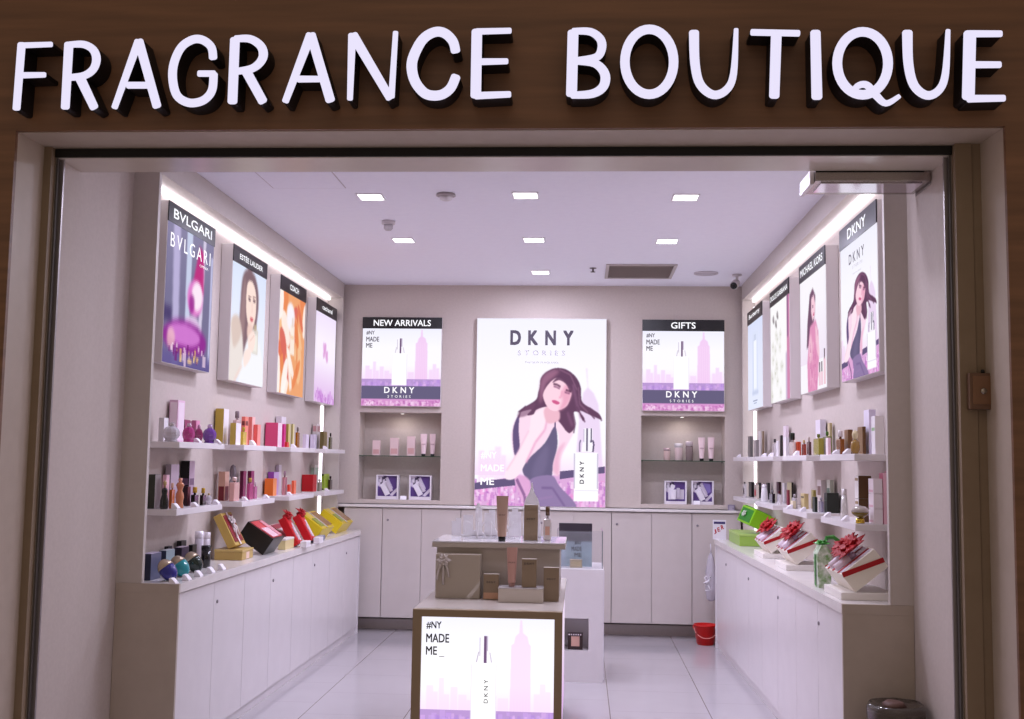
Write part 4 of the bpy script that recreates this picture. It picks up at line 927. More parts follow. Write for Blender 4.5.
# lower shelf, third bay
box('L', 'm', 263, 275.5, 478.7, 0.048, 'bright orange carton', (240, 150, 90), (232, 112, 36), bay=2, fx=0.7)
box('L', 'm', 268.5, 279.5, 472, 0.03, 'purple carton with lilac front', (214, 180, 226), (150, 76, 176), bay=2)
box('L', 'm', 276, 282, 465, .018, 'tall pale carton at the back', (226, 216, 226), (206, 190, 206), bay=2)
bot('L', 'm', 282.8, 288, 471, .09, 'slim pinkish bottle', (216, 150, 150), (180, 150, 160), bay=2)
box('L', 'm', 288, 292, 484.5, .12, 'small red orange carton', (226, 80, 50), (206, 56, 36), bay=2)
box('L', 'm', 292.3, 297, 480.6, .085, 'small coral orange carton', (240, 120, 84), (224, 96, 60), bay=2)
pt('L', 'm', 264.5, 270.5, 'white price tag toward the orange carton', 1); pt('L', 'm', 287, 294, 'white price tag before the coral carton', 2)
# lower shelf, fourth bay
box('L', 'm', 302.5, 317.5, 474.7, 0.052, 'square red carton', (190, 24, 34), (176, 14, 26), bay=3, fx=0.75)
box('L', 'm', 310.5, 319, 465, .025, 'tall pale photo carton', (222, 216, 210), (196, 190, 184), band=(150, 170, 150), bandz=(.6, .9), bay=3)
bot('L', 'm', 317.8, 323, 479, .10, 'grey green bottle', (150, 146, 126), (190, 186, 176), bay=3)
box('L', 'm', 322, 330, 474, .06, 'lime carton with black edges', (176, 200, 60), (30, 30, 22), .3, bay=3, band=(150, 180, 40), bandz=(.1, .9))
bot('L', 'm', 331, 335.3, 476, .085, 'dark brown bottle', (64, 34, 32), (60, 40, 40), bay=3)
pt('L', 'm', 325.5, 330, 'white price tag before the lime carton', 3)
# right side, upper shelf
box('R', 'u', 748, 753, 436.5, .09, 'dark grey carton', (120, 116, 114), (104, 100, 98), bay=3)
box('R', 'u', 754, 759, 440, .11, 'grey carton', (160, 152, 152), (140, 132, 132), bay=3)
box('R', 'u', 758.5, 763, 431, .045, 'pale tall carton', (222, 214, 212), (200, 192, 190), bay=3)
box('R', 'u', 764, 766.5, 431, .07, 'thin brown carton', (140, 120, 96), (124, 104, 84), bay=3)
pt('R', 'u', 737, 741, 'white price tag nearest the corner', 3); pt('R', 'u', 762.3, 766, 'white price tag toward the thin brown carton', 2)
bot('R', 'u', 772.5, 777.5, 439, .085, 'clear bottle with dark cap', (214, 208, 210), (60, 54, 58), bay=2)
box('R', 'u', 776.5, 779.5, 441, .125, 'thin white carton', WH, (220, 214, 216), bay=2)
box('R', 'u', 780, 783, 435.5, .045, 'thin black carton', (34, 30, 34), (24, 22, 24), bay=2)
pt('R', 'u', 769, 773, 'white price tag before the clear bottle', 2)
box('R', 'u', 783.5, 788.8, 426, 0.03, 'tall white and pink carton', (236, 222, 230), (222, 206, 216), bay=2)
box('R', 'u', 784, 789.5, 437, 0.095, 'white carton with silver edge', WH, (214, 208, 214), bay=2)
bot('R', 'u', 789.5, 796, 433, 0.145, 'pale bottle with black bow top', (226, 212, 206), (36, 44, 34), bay=1, neck=.4, capw=1.2)
box('R', 'u', 794.5, 801, 442, .12, 'orange red carton', (206, 84, 40), (186, 64, 30), bay=1)
bot('R', 'u', 802, 806.5, 440, .09, 'amber red bottle', (150, 50, 30), (200, 170, 120), bay=1)
pt('R', 'u', 792, 801, 'white price tag before the orange red carton', 1, .175)
bot('R', 'u', 806.5, 811, 437, .035, 'dark red bottle', (90, 30, 40), (206, 190, 180), bay=1)
bot('R', 'u', 814, 824.5, 434, 0.11, 'broad bottle of green gold perfume', (176, 166, 66), (120, 130, 60), bay=1, neck=.2, capw=.5)
bot('R', 'u', 823, 832.5, 431.6, 0.062, 'leaf green bottle', (140, 150, 80), (90, 130, 60), bay=1, neck=.2, capw=.5)
box('R', 'u', 816, 826, 420, 0.03, 'wide pale carton at the back', (226, 218, 228), (212, 204, 214), bay=1)
box('R', 'u', 828, 832.5, 423, 0.022, 'gold capped tall carton', (206, 190, 150), (190, 172, 130), bay=1)
box('R', 'u', 826, 831, 438, .165, 'slim white and pink carton', (244, 226, 230), (236, 196, 206), bay=0)
bot('R', 'u', 836, 844, 430.5, .10, 'amber bottle with white cap', (150, 86, 30), (244, 238, 240), bay=0, neck=.35, capw=.95)
box('R', 'u', 844, 852, 430, .055, 'brown carton', (130, 88, 40), (110, 72, 34), bay=0)
lat('R', 'u', 851, 860, 430, .15, 'ornate gold bottle', ORN, (170, 130, 60), (226, 210, 170), bay=0)
box('R', 'u', 858, 866, 427, .09, 'brown gold carton', (130, 96, 50), (104, 70, 34), .4, bay=0)
box('R', 'u', 864.5, 876, 410, .05, 'tall lilac white carton', (236, 228, 246), (226, 216, 240), bay=0)
box('R', 'u', 872, 884, 416.4, .075, 'tall white carton with green band', WH, (244, 238, 238), .7, bay=0, band=(150, 190, 140), bandz=(.62, .70))
pt('R', 'u', 832, 840, 'white price tag before the amber bottle', 0, .178); pt('R', 'u', 843, 853, 'white price tag before the ornate gold bottle', 0, .180)
# right side, lower shelf
# gold bottle on its round foot
X = XR-.16; PLACED.append((('R', 'm'), X, 5.39, .085, .085))
t = thing('perfume_bottle', 'oval gold bottle with clear cap and gold foot, lower shelf below dark dress poster', 'bottle', (X, 5.39, ZM+.0003), math.pi, 'perfume bottles on display')
MB().lathe([(.020, 0), (.022, .002), (.018, .022), (.012, .026), (.0001, .026)], n=20).build('foot', M((214, 180, 70), .15, .8), t)
m = MB(); m.lathe([(.0001, -.026), (.02, -.024), (.036, -.012), (.041, 0)], n=20, c=(0, 0, .053), sx=1, sy=1); m.build('glass_body', M((120, 100, 40), .08, .3, coat=.5), t)
m = MB(); m.lathe([(.041, .0), (.038, .014), (.026, .026), (.0001, .031)], n=20, c=(0, 0, .0535)); m.build('cap', M((196, 186, 180), .08, .3), t)
zk = (U(859.5, 476, 'X', 1.386).z-ZM)/2
for k_, nm in enumerate(('lower', 'upper')):
    place('R', 'm', 853, 866, 0, .105, 'carton', nm+' brown carton with white face, stacked', 'box', bay=0, zs=ZM+.0004+k_*(zk+.002), h=zk-.001, yc=5.55, dd_=.062, ww_=.075, front=(240, 234, 232), end=(98, 68, 32), band=(150, 116, 60), bandz=(.78, .9))
hh = (U(871, 479, 'X', 1.40).z-ZM)/3
for k_ in range(3):
    place('R', 'm', 867, 876, 0, .088, 'carton', ['bottom', 'middle', 'top'][k_]+' white carton of a stack of three', 'box', bay=0, zs=ZM+.0004+k_*(hh+.0012), h=hh-.001, yc=5.385, dd_=.042, ww_=.09, front=(246, 232, 238), end=(240, 230, 236), band=(230, 180, 196), bandz=(.1, .25))
place('R', 'm', 876, 880, 473, .052, 'carton', 'tall pink striped carton', 'box', bay=0, yc=5.375, dd_=.022, ww_=.07, front=(226, 120, 156), end=(240, 190, 206), band=(196, 60, 96), bandz=(.72, .86))
place('R', 'm', 880, 885, 471, .024, 'carton', 'tall pink carton with maroon band', 'box', bay=0, yc=5.375, dd_=.026, ww_=.07, front=(232, 150, 176), end=(236, 160, 184), band=(140, 40, 84), bandz=(.74, .84))
bot('R', 'm', 742.5, 746.5, 482, 0.13, 'white bottle with black foot', (238, 232, 234), (60, 54, 58), bay=3, neck=.12, mark=(40, 36, 40))
box('R', 'm', 747.5, 753.5, 482, .055, 'black carton', (40, 36, 40), (30, 28, 30), bay=3)
bot('R', 'm', 754, 758.8, 482.5, .11, 'cream bottle with red foot', (240, 226, 214), (230, 210, 200), bay=3, neck=.12, mark=(170, 40, 40))
box('R', 'm', 757.5, 761, 483, .04, 'slim black carton', (34, 30, 34), (26, 24, 26), bay=3)
lat('R', 'm', 759.5, 767, 484, 0.135, 'large white cone bottle', CONE, (244, 240, 244), (226, 220, 226), bay=2)
box('R', 'm', 766.5, 770.3, 483, 0.03, 'narrow black carton behind the cone bottle', (36, 32, 36), (28, 26, 28), bay=3)
bot('R', 'm', 769, 775, 490, .13, 'black bottle with silver neck', (28, 28, 36), (150, 146, 150), bay=2)
bot('R', 'm', 776.8, 781.4, 491, .125, 'white bottle with maroon cap', (240, 234, 236), (90, 30, 44), bay=2)
box('R', 'm', 776.3, 781, 482, .04, 'dark maroon carton', (70, 36, 46), (54, 28, 36), bay=2)
box('R', 'm', 782.3, 786.3, 483, .04, 'white carton', WH, (224, 216, 218), bay=2)
box('R', 'm', 786.3, 789.5, 490, 0.085, 'thin maroon carton', (140, 40, 60), (120, 30, 50), bay=2)
box('R', 'm', 787, 793, 482.4, 0.03, 'olive carton with black edge', (190, 180, 140), (40, 36, 32), .3, bay=2)
bot('R', 'm', 791.5, 797, 494, 0.14, 'clear squat bottle', (214, 208, 214), (190, 184, 190), bay=1)
box('R', 'm', 791, 796, 501, .155, 'small cream carton', (236, 224, 196), (220, 206, 176), bay=1)
box('R', 'm', 800.5, 808, 493.6, .09, 'beige carton with dark crest', (214, 194, 140), (200, 178, 124), bay=1, band=(70, 56, 40), bandz=(.72, .82))
pt('R', 'm', 787, 794, 'white price tag before the clear squat bottle', 1, .178); pt('R', 'm', 799, 806, 'white price tag before the beige carton', 1, .178)
box('R', 'm', 811, 815.6, 490, .03, 'olive gold carton', (190, 176, 100), (170, 156, 84), bay=1)
box('R', 'm', 812, 817, 497, 0.12, 'dark green slim carton', (44, 54, 44), (34, 42, 36), bay=1)
bot('R', 'm', 818, 823.3, 497.5, 0.085, 'lilac glass bottle', (190, 180, 206), (206, 196, 216), bay=1)
box('R', 'm', 824, 838, 493, 0.048, 'wide dark green carton', (40, 48, 40), (34, 40, 34), bay=1, fx=0.8, band=(70, 96, 70), bandz=(.6, .66))
box('R', 'm', 817, 825.5, 480, 0.03, 'pale photo carton at the back', (224, 214, 212), (206, 196, 194), bay=1, band=(120, 80, 70), bandz=(.5, .8))
box('R', 'm', 826.5, 833.5, 480, 0.03, 'pale green back carton', (206, 206, 190), (180, 182, 164), bay=1, band=(50, 90, 60), bandz=(.6, .75))
lat('R', 'm', 840, 847.5, 488.7, .15, 'tall white cone bottle', CONE, (246, 240, 238), (236, 228, 228), bay=0)
pt('R', 'm', 823, 831, 'white price tag toward the dark green carton', 0, .18); pt('R', 'm', 840, 850, 'white price tag before the cone bottle', 0, .182)

# ------------------------------------------------------------------ recesses in the back wall
for (x0, x1, zpx, lab) in ((NA[0], NA[1], (400, 455.7), 'new arrivals'), (NG[0], NG[1], (683, 460.5), 'gifts')):
    z = U(*zpx, 'Y', YW).z
    t = thing('glass_shelf', 'thin glass shelf in the recess under the %s poster' % lab, 'shelf', ((x0+x1)/2, YW+.11, z-.008), group='glass shelves in the recesses'); hw = (x1-x0)/2-.002
    m = MB(); m.box((-hw, -.115, 0), (hw, .125, .0078)); m.build('glass_pane', M((190, 206, 196), .03, 0, .85), t)
    m = MB(); m.box((-hw, -.1172, 0), (hw, -.1152, .0078)); m.build('front_edge', M((62, 84, 66), .15), t)
    for sx in (-1, 1): m = MB(); m.lathe([(.0001, -.012), (.006, -.012), (.006, -.0005), (.0001, -.0005)], n=10, c=(sx*(hw-.012), 0, 0)); m.build('shelf_pin', STEEL, t)
    m = thing('recess_spotlight', 'tiny spotlight in the top of the recess under the %s poster' % lab, 'light', ((x0+x1)/2, YW+.1, NZ1), group='recess spotlights')
    MB().lathe([(.022, -.0005), (.024, -.006), (.018, -.007), (.0001, -.007)], n=16).build('bezel', PLAST, m); MB().lathe([(.0001, -.0095), (.014, -.0092), (.015, -.0075), (.0001, -.0075)], n=16).build('lens', M((255, 248, 244), .5, emit=3), m)
    area('recess_light', ((x0+x1)/2, YW+.1, NZ1-.02), .05, .35, (1, .92, .88))
    back_goods = None
def back_item(x0, x1, yt, zs, kind, label, yoff=.11, g=None, **kw):
    cx = (x0+x1)/2; c = U(cx, yt, 'Y', YW+yoff); W = (x1-x0)*(YW+yoff)/F; h = c.z-zs
    nm = {'carton': 'cream_carton', 'tube': 'cream_tube', 'jar': 'cream_jar'}[kind]
    t = thing(nm, label, {'carton': 'box', 'tube': 'tube', 'jar': 'jar'}[kind], (c.x, YW+yoff, zs+.0003), -math.pi/2, g)
    if kind == 'carton': carton(t, nm, W*.6, W, h, **kw)
    elif kind == 'tube': tube_(t, W/2, h, **kw)
    else:
        R = W/2; MB().lathe([(R*.85, 0), (R*.92, .003), (R*.96, h*.72), (R*.9, h*.76), (.0001, h*.76)], n=18).build('jar_body', M(kw['body'], .15, 0, .2), t); MB().lathe([(R*1.0, h*.765), (R*1.0, h*.97), (R*.95, h), (.0001, h)], n=18).build('lid', M(kw['lid'], .25, .3), t)
    return t
z1 = U(400, 455.7, 'Y', YW).z; z2 = U(683, 460.5, 'Y', YW).z
gg = 'creams on the glass shelves'
PK = dict(front=(232, 204, 204), end=(214, 186, 188), band=(216, 168, 166), bandz=(.1, .4))
back_item(373, 380.5, 440.5, z1, 'carton', 'smallest of three pink cartons on the glass shelf under the new arrivals poster', g=gg, **PK)
back_item(390.5, 399, 438, z1, 'carton', 'middle pink carton on the glass shelf under the new arrivals poster', g=gg, **PK)
back_item(407.5, 415.5, 436.5, z1, 'carton', 'tallest pink carton on the glass shelf under the new arrivals poster', g=gg, **PK)
TB = dict(body=(236, 210, 214), cap=(20, 18, 20), band=(200, 170, 176))
back_item(420.5, 427.3, 434, z1, 'tube', 'pink tube with black cap next to the tallest pink carton, new arrivals recess', g=gg, **TB)
back_item(429.7, 436, 434, z1, 'tube', 'pink tube with black cap, outer one at the end of the new arrivals shelf', g=gg, **TB)
back_item(663.5, 670.5, 448, z2, 'jar', 'small clear pink jar on the glass shelf under the gifts poster', g=gg, body=(226, 196, 190), lid=(206, 180, 182))
back_item(674.5, 683, 443.5, z2, 'jar', 'taller pale jar with white lid on the gifts recess shelf', g=gg, body=(230, 206, 204), lid=(246, 240, 240))
back_item(685.5, 693, 441.5, z2, 'jar', 'tall jar with grey smoky foot on the gifts recess shelf', g=gg, body=(150, 130, 130), lid=(222, 206, 210))
back_item(698.3, 705, 437.5, z2, 'tube', 'pink tube with black cap beside the smoky jar, gifts recess', g=gg, **TB)
back_item(707.7, 714.5, 437.5, z2, 'tube', 'pink tube with black cap, outer one at the end of the gifts shelf', g=gg, **TB)
def setpic(v):
    p = Pic(40, 40, (92, 66, 132)); p.poly([(0, 0), (.25, 0), (.5, .3), (.2, .6), (0, .5)], (216, 206, 222), 1, .6); p.speckle(0, 0, .4, .4, [(40, 30, 60), (236, 230, 240)], 14, .1, .8)
    if v == 2: p.rect(.12, .3, .4, .92, (236, 230, 240)); p.rect(.45, .4, .95, .9, (214, 206, 216)); p.poly([(.3, .1), (.5, .2), (.42, .4), (.25, .3)], (246, 242, 248))
    else: p.poly([(.10, .45), (.38, .25), (.66, .72), (.36, .96)], (240, 234, 244), 1, .4); p.poly([(.36, .12), (.5, .05), (.78, .6), (.62, .7)], (206, 198, 214), 1, .4); p.poly([(.6, .95), (1, .55), (1, .75), (.75, 1)], (226, 218, 230), 1, .4)
    if v == 3: p.poly([(.5, .05), (.9, .1), (.95, .5), (.8, .6)], (140, 124, 190), 1, .5)
    return p.done()
def setbox(x0, x1, yt, yb, v, label):
    cx = (x0+x1)/2; a = U(cx, yb, 'Y', YW+.05); b2 = U(cx, yt, 'Y', YW+.05); W = (x1-x0)*(YW+.05)/F; H = b2.z-NZ0
    t = thing('gift_set', label, 'gift set', (a.x, YW+.05, NZ0+.0005), 0, 'purple gift sets in the recesses')
    m = MB(); th = .012
    m.box((-W/2, 0, 0), (W/2, .09, H*.13)); m.box((-W/2, 0, H*.13), (-W/2+th, .09, H)); m.box((W/2-th, 0, H*.13), (W/2, .09, H)); m.box((-W/2+th, 0, H-th*.6), (W/2-th, .09, H)); m.box((-W/2+th, .08, H*.13), (W/2-th, .09, H-th*.6)); m.build('tray_box', M((236, 230, 238), .35), t)
    picture('insert', setpic(v), (-W/2+th, .03, H-th*.6), (1, 0, 0), (0, 0, -1), W-2*th, H*.87-th*.6, t, print_mat())
    m = MB(); m.bevbox((-W*.22, .008, H*.2), (W*.02, .028, H*.62), .004); m.tf(Matrix.Translation((0, 0, H*.42)) @ Matrix.Rotation(math.radians(-28 if v != 2 else 4), 4, 'Y') @ Matrix.Translation((0, 0, -H*.42))); m.build('bottle', M((240, 234, 244), .15), t)
    m = MB(); m.bevbox((W*.05, .008, H*.26), (W*.2, .026, H*.7), .004); m.tf(Matrix.Translation((0, 0, H*.42)) @ Matrix.Rotation(math.radians(-28 if v != 2 else 0), 4, 'Y') @ Matrix.Translation((0, 0, -H*.42))); m.build('tube', M((206, 196, 212), .25), t)
setbox(375.5, 398, 475, 499.5, 1, 'white boxed purple gift set nearer the wall unit, under the new arrivals poster')
setbox(408.5, 431, 475.5, 500.5, 1, 'white boxed purple gift set nearer the tall poster, under the new arrivals poster')
setbox(664.8, 686.5, 481, 504.5, 2, 'white boxed purple set with upright white bottle, under the gifts poster')
setbox(692, 713.5, 481, 504.5, 3, 'white boxed purple set with tilted bottle and lilac insert, under the gifts poster')
for px, lab in ((403, 'between the two gift sets under the new arrivals poster'), (697, 'before the gift sets under the gifts poster')):
    c = U(px, 500, 'Y', YW+.012); t = thing('price_tag', 'white price tag '+lab, 'price tag', (c.x, YW+.022, NZ0+.0005), -math.pi/2, 'price tags in front of the goods'); tagcard(t, .055)
# ------------------------------------------------------------------ gift sets on the counters
def on_counter(px, py, z=HC): return U(px, py, 'Z', z)
RED = M((172, 12, 22), .5); REDD = M((150, 12, 22), .35)
def bow(m, c, r, n=9, ax=(0, 0, 1), mi=0, rs=1):
    """a spiky gift bow: a double ring of folded ribbon loops"""
    c = Vector(c); q = Vector(ax).normalized().to_track_quat('Z', 'Y'); rnd = random.Random(rs)
    for ring, (el, k) in enumerate(((.25, 1.0), (.75, .8), (1.25, .55))):
        for i in range(n):
            a = 2*math.pi*(i+ring*.5)/n+rnd.uniform(-.2, .2); L = r*k*rnd.uniform(.85, 1.1); e = el+rnd.uniform(-.12, .12)
            d = Vector((math.cos(a)*math.cos(e), math.sin(a)*math.cos(e), math.sin(e))); t = Vector((-math.sin(a), math.cos(a), 0)); u = d.cross(t)
            wv = r*.26
            P = [Vector((0, 0, 0)), d*L*.55+t*wv+u*r*.06, d*L, d*L*.55-t*wv+u*r*.06, d*L*.55+u*r*.22]
            P += [p-u*r*.03 for p in P[:4]]
            P = [c+q @ p for p in P]
            m.add(P, [(0, 1, 4), (1, 2, 4), (2, 3, 4), (3, 0, 4), (0, 5, 6, 1), (1, 6, 7, 2), (2, 7, 8, 3), (3, 8, 5, 0), (5, 8, 7, 6)], mi)
    return m
GSG = 'gift sets on the long counters'
# left counter: dark blue and black cartons, oval bottles
def crate(px0, px1, ptop, py, label, front, end, fx=.6, dx=None, off=None, cat='box', **kw):
    """carton on a counter: px0..px1 seen width, py the foot of its nearest visible corner"""
    cx = (px0+px1)/2
    return cx
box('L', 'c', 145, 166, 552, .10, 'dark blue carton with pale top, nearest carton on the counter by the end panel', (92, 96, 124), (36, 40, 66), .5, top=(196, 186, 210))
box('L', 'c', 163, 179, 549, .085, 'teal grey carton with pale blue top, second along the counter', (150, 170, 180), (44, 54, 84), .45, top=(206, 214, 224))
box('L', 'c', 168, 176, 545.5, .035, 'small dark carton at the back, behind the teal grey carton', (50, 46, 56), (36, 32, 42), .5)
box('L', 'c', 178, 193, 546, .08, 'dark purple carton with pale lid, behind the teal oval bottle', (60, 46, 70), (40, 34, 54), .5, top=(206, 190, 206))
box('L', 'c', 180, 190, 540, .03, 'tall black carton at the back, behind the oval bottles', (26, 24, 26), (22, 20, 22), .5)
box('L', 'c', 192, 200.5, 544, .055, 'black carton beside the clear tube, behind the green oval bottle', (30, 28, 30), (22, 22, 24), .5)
place('L', 'c', 163, 181.5, 0, .215, 'oval', 'blue oval bottle with taupe dome cap, lying back on the counter', 'bottle', h=.08, glass=(40, 40, 150), capc=(190, 172, 150))
place('L', 'c', 175.5, 193.5, 0, .205, 'oval', 'turquoise oval bottle with taupe dome cap, lying back on the counter', 'bottle', h=.08, glass=(40, 160, 170), capc=(190, 172, 150))
place('L', 'c', 189, 206.5, 0, .195, 'oval', 'dark green oval bottle with taupe dome cap, lying back on the counter', 'bottle', h=.08, glass=(24, 46, 40), capc=(190, 172, 150))
lat('L', 'c', 205, 214.5, 544.5, .17, 'black cylinder bottle beside the gold gift box', TUBE2, (26, 26, 28), (34, 34, 36))
lat('L', 'c', 198, 207, 530.6, .05, 'tall frosted cylinder bottle behind the black cylinder', TUBE2, (214, 204, 216), (236, 230, 240))
lat('L', 'c', 206.8, 213.5, 531.5, .06, 'slimmer tall frosted cylinder bottle behind the black cylinder', TUBE2, (222, 214, 222), (236, 230, 236))
for i, (px, lab) in enumerate(((178.5, 'clear price tag before the blue oval bottle'), (190.5, 'white price tag before the turquoise oval bottle'), (203, 'white price tag before the dark green oval bottle'), (215, 'white price tag before the black cylinder bottle'), (225.5, 'white price tag nearest the gold gift box'))):
    off = .285+i*.002
    place('L', 'c', px-5.5, px+5.5, 0, off, 'tag', lab, 'price tag', h=.02)
# helper: a box tipped back, built in local frame (x to the aisle, z up)
def tipped(L, H, W, ang):
    """side outline of a box of length L, thickness H tipped by ang so that its face looks up to the aisle; lowest point at z=0"""
    c, s = math.cos(ang), math.sin(ang)
    P = [(0, 0), (-L*c, L*s), (-L*c+H*s, L*s+H*c), (H*s, H*c)]     # foot, back top, face top, face bottom
    return P
def gift(name, label, cat, px, py, z=HC, rz=0, side='L', g=GSG, off=None):
    if off is not None:
        X = (XL+off) if side == 'L' else (XR-off); Y = U(px, py, 'X', X).y
    else: q = on_counter(px, py, z); X, Y = q.x, q.y
    return thing(name, label, cat, (X, Y, z+.0004), rz+(0 if side == 'L' else math.pi), g)
# gold box with bow leaning on a low gold box
t = gift('gold_box', 'low flat gold gift box lying under the leaning maroon gift box', 'gift box', 234, 553, off=.15)
m = MB(); m.box((-.085, -.11, 0), (.085, .11, .048), bev=.003); o = m.build('box_base', M((196, 166, 96), .4), t)
m = MB(); m.box((-.087, -.112, .0485), (.087, .112, .062), bev=.002); m.build('lid', M((206, 178, 110), .35), t)
m = MB(); m.box((.0855, -.03, .004), (.0865, .03, .044)); m.build('label', M((236, 206, 190), .4), o)
zb = HC+.0004+.0625
t = gift('gift_box', 'gold framed maroon gift box with white bow, leaning on the wall', 'gift box', 229, 540, z=zb, off=.112)
ang = math.radians(62); L, H, W = .215, .05, .20
P = tipped(L, H, W, ang); P = [(x+.03, y) for x, y in P]
m = MB(); m.prism(P, (0, -W/2, 0), (1, 0, 0), (0, 0, 1), (0, W, 0)); m.build('gold_tray', M((196, 164, 84), .4), t)
def onface(P, u, v, W, lift=.001):
    a, b2 = Vector((P[3][0], 0, P[3][1])), Vector((P[2][0], 0, P[2][1])); n = Vector((P[3][0]-P[0][0], 0, P[3][1]-P[0][1])).normalized()
    return a+(b2-a)*v+Vector((0, (u-.5)*W, 0))+n*lift
def patch(m, P, W, u0, v0, u1, v1, th=.003, mi=0, lift=.0006):
    q = [onface(P, u0, v0, W, lift), onface(P, u1, v0, W, lift), onface(P, u1, v1, W, lift), onface(P, u0, v1, W, lift)]
    n = Vector((P[3][0]-P[0][0], 0, P[3][1]-P[0][1])).normalized()*th
    m.add(q+[p+n for p in q], [(0, 3, 2, 1), (4, 5, 6, 7), (0, 1, 5, 4), (1, 2, 6, 5), (2, 3, 7, 6), (3, 0, 4, 7)], mi); return m
patch(MB(), P, W, .1, .1, .9, .92).build('maroon_insert', M((140, 26, 40), .35), t)
m = MB(); patch(m, P, W, .42, .0, .54, 1.0, .002, 0, .0040); c = onface(P, .48, .72, W, .006); bow(m, c, .045, 7, (math.sin(ang), 0, math.cos(ang)), 0, 2)
for a, b2 in ((.32, .2), (.66, .28)): q = onface(P, a, b2, W, .008); m.tube([c, (c+q)/2+Vector((.01, 0, .008)), q], .006, 6)
m.build('white_bow', M((236, 226, 226), .35), t)
# big black open box
def tipset(label, px, py, off, L, H, W, angd, cbody, cface, extra, cat='gift box', name='gift_box', base=None, z=HC, side='L', inset=.06):
    t = gift(name, label, cat, px, py, z=z, off=off, side=side); ang = math.radians(angd); P = tipped(L, H, W, ang)
    xm = (P[0][0]+P[1][0])/2; P = [(x-xm, y) for x, y in P]
    m = MB(); m.prism(P, (0, -W/2, 0), (1, 0, 0), (0, 0, 1), (0, W, 0)); m.build('box_body', M(cbody, .35), t)
    patch(MB(), P, W, inset, inset, 1-inset, 1-inset).build('face_panel', M(cface, .3), t)
    for nm, col, pts in extra:
        m = MB()
        for q in pts: patch(m, P, W, *q, .004, 0, .0042)
        m.build(nm, M(col, .25), t)
    return t, P
tipset('large black gift box tipped back, red and pale pink face', 256, 545, .165, .20, .12, .26, 33, (34, 32, 32), (206, 60, 66), [('pale_panel', (240, 200, 210), [(.1, .08, .62, .55)]), ('pink_strip', (226, 150, 160), [(.66, .1, .92, .9)])])
tipset('pink and maroon gift box tipped back, with cream foot, behind the black one', 279, 540, .12, .17, .06, .30, 36, (214, 180, 176), (170, 60, 76), [('white_strip', (240, 228, 228), [(.06, .52, .94, .66)]), ('rose_panel', (200, 110, 120), [(.2, .06, .9, .45)])])
t = gift('gift_box', 'small cream box in front of the pink and maroon gift box', 'gift box', 286, 549, off=.255)
MB().box((-.025, -.11, 0), (.025, .11, .06), bev=.002).build('box_body', M((224, 206, 150), .4), t); MB().box((-.0265, -.112, .0605), (.0265, .112, .074), bev=.002).build('lid', M((238, 228, 222), .4), t)
for px, lab in ((287.5, 'red wrapped gift set with white tubes, nearer the cream box'), (301, 'red wrapped gift set with white tubes, nearer the yellow boxes')):
    t, P = tipset(lab, px, 531, .215, .21, .05, .12, 60, (196, 24, 34), (216, 40, 48), [('white_tube', (240, 232, 236), [(.56, .1, .74, .75)]), ('silver_tube', (206, 196, 204), [(.3, .12, .44, .6)])], name='gift_set', cat='gift set')
    m = MB(); c = onface(P, .5, 1.0, .12, .004); m.lathe([(.03, -.02), (.034, .004), (.016, .016), (.0001, .018)], n=10, c=(c.x, c.y, c.z)); bow(m, (c.x, c.y, c.z+.008), .052, 7, (.5, 0, .85), 0, px > 295 and 31 or 30); m.build('gathered_top', RED, t)
    m = MB(); m.box((P[0][0]+.056, -.06, 0), (P[0][0]+.10, .06, .042), bev=.002); m.build('white_foot', M((240, 234, 238), .35), t)
for px, off, lab, ww in ((311, .165, 'yellow gift box tipped back, nearer the red wrapped sets', .40), (331.5, .165, 'yellow gift box tipped back, at the far end of the counter', .42)):
    tipset(lab, px, 524, off, .20, .10, ww, 36, (226, 200, 40), (214, 186, 60), [('brown_panel', (150, 110, 60), [(.46, .1, .92, .92)]), ('silver_strip', (206, 196, 190), [(.38, .0, .44, 1.0)]), ('green_panel', (150, 160, 60), [(.08, .12, .36, .6)])], inset=.05)
tag_x = gift('grey_tray', 'low blue grey tray under the edge of the yellow gift boxes', 'tray', 318, 533, off=.29)
MB().box((-.02, -.16, 0), (.02, .16, .03), bev=.003).build('tray_body', M((120, 124, 150), .4), tag_x); MB().box((-.016, -.15, .0305), (.016, .15, .034)).build('liner', M((170, 170, 190), .4), tag_x)
# ------------------------------------------------------------------ counter under the dark dress poster
t = gift('gift_box', 'low pale green gift box under the tipped bright green box', 'gift box', 747, 540, off=.19, side='R')
m = MB(); m.box((-.10, -.30, 0), (.10, .30, .075), bev=.004); m.build('box_base', M((150, 186, 80), .4), t)
MB().box((-.102, -.302, .0755), (.102, .302, .09), bev=.003).build('lid', M((176, 206, 110), .4), t)
zb = HC+.0004+.091
t = gift('gift_box', 'bright green gift box tipped over on a low pale green box', 'gift box', 753, 532, z=zb, off=.17, side='R')
m = MB(); m.bevbox((-.09, -.13, 0), (.09, .13, .13), .004); Rm = Matrix.Rotation(math.radians(-24), 4, 'Y') @ Matrix.Rotation(math.radians(14), 4, 'Z'); m.tf(Rm); zl = min(v[2] for v in m.v); m.tf(Matrix.Translation((0, 0, -zl))); m.build('box_body', M((132, 196, 20), .35), t)
m = MB(); m.box((.0905, -.11, .015), (.0925, .11, .115)); m.box((-.03, -.132, .0), (.02, -.1305, .13)); m.tf(Matrix.Translation((0, 0, -zl)) @ Rm); m.build('dark_green_panel', M((40, 130, 30), .35), t)
m = MB(); m.box((-.08, -.12, .1305), (.08, .05, .137)); m.tf(Matrix.Translation((0, 0, -zl)) @ Rm); m.build('lid_flap', M((70, 150, 30), .35), t)
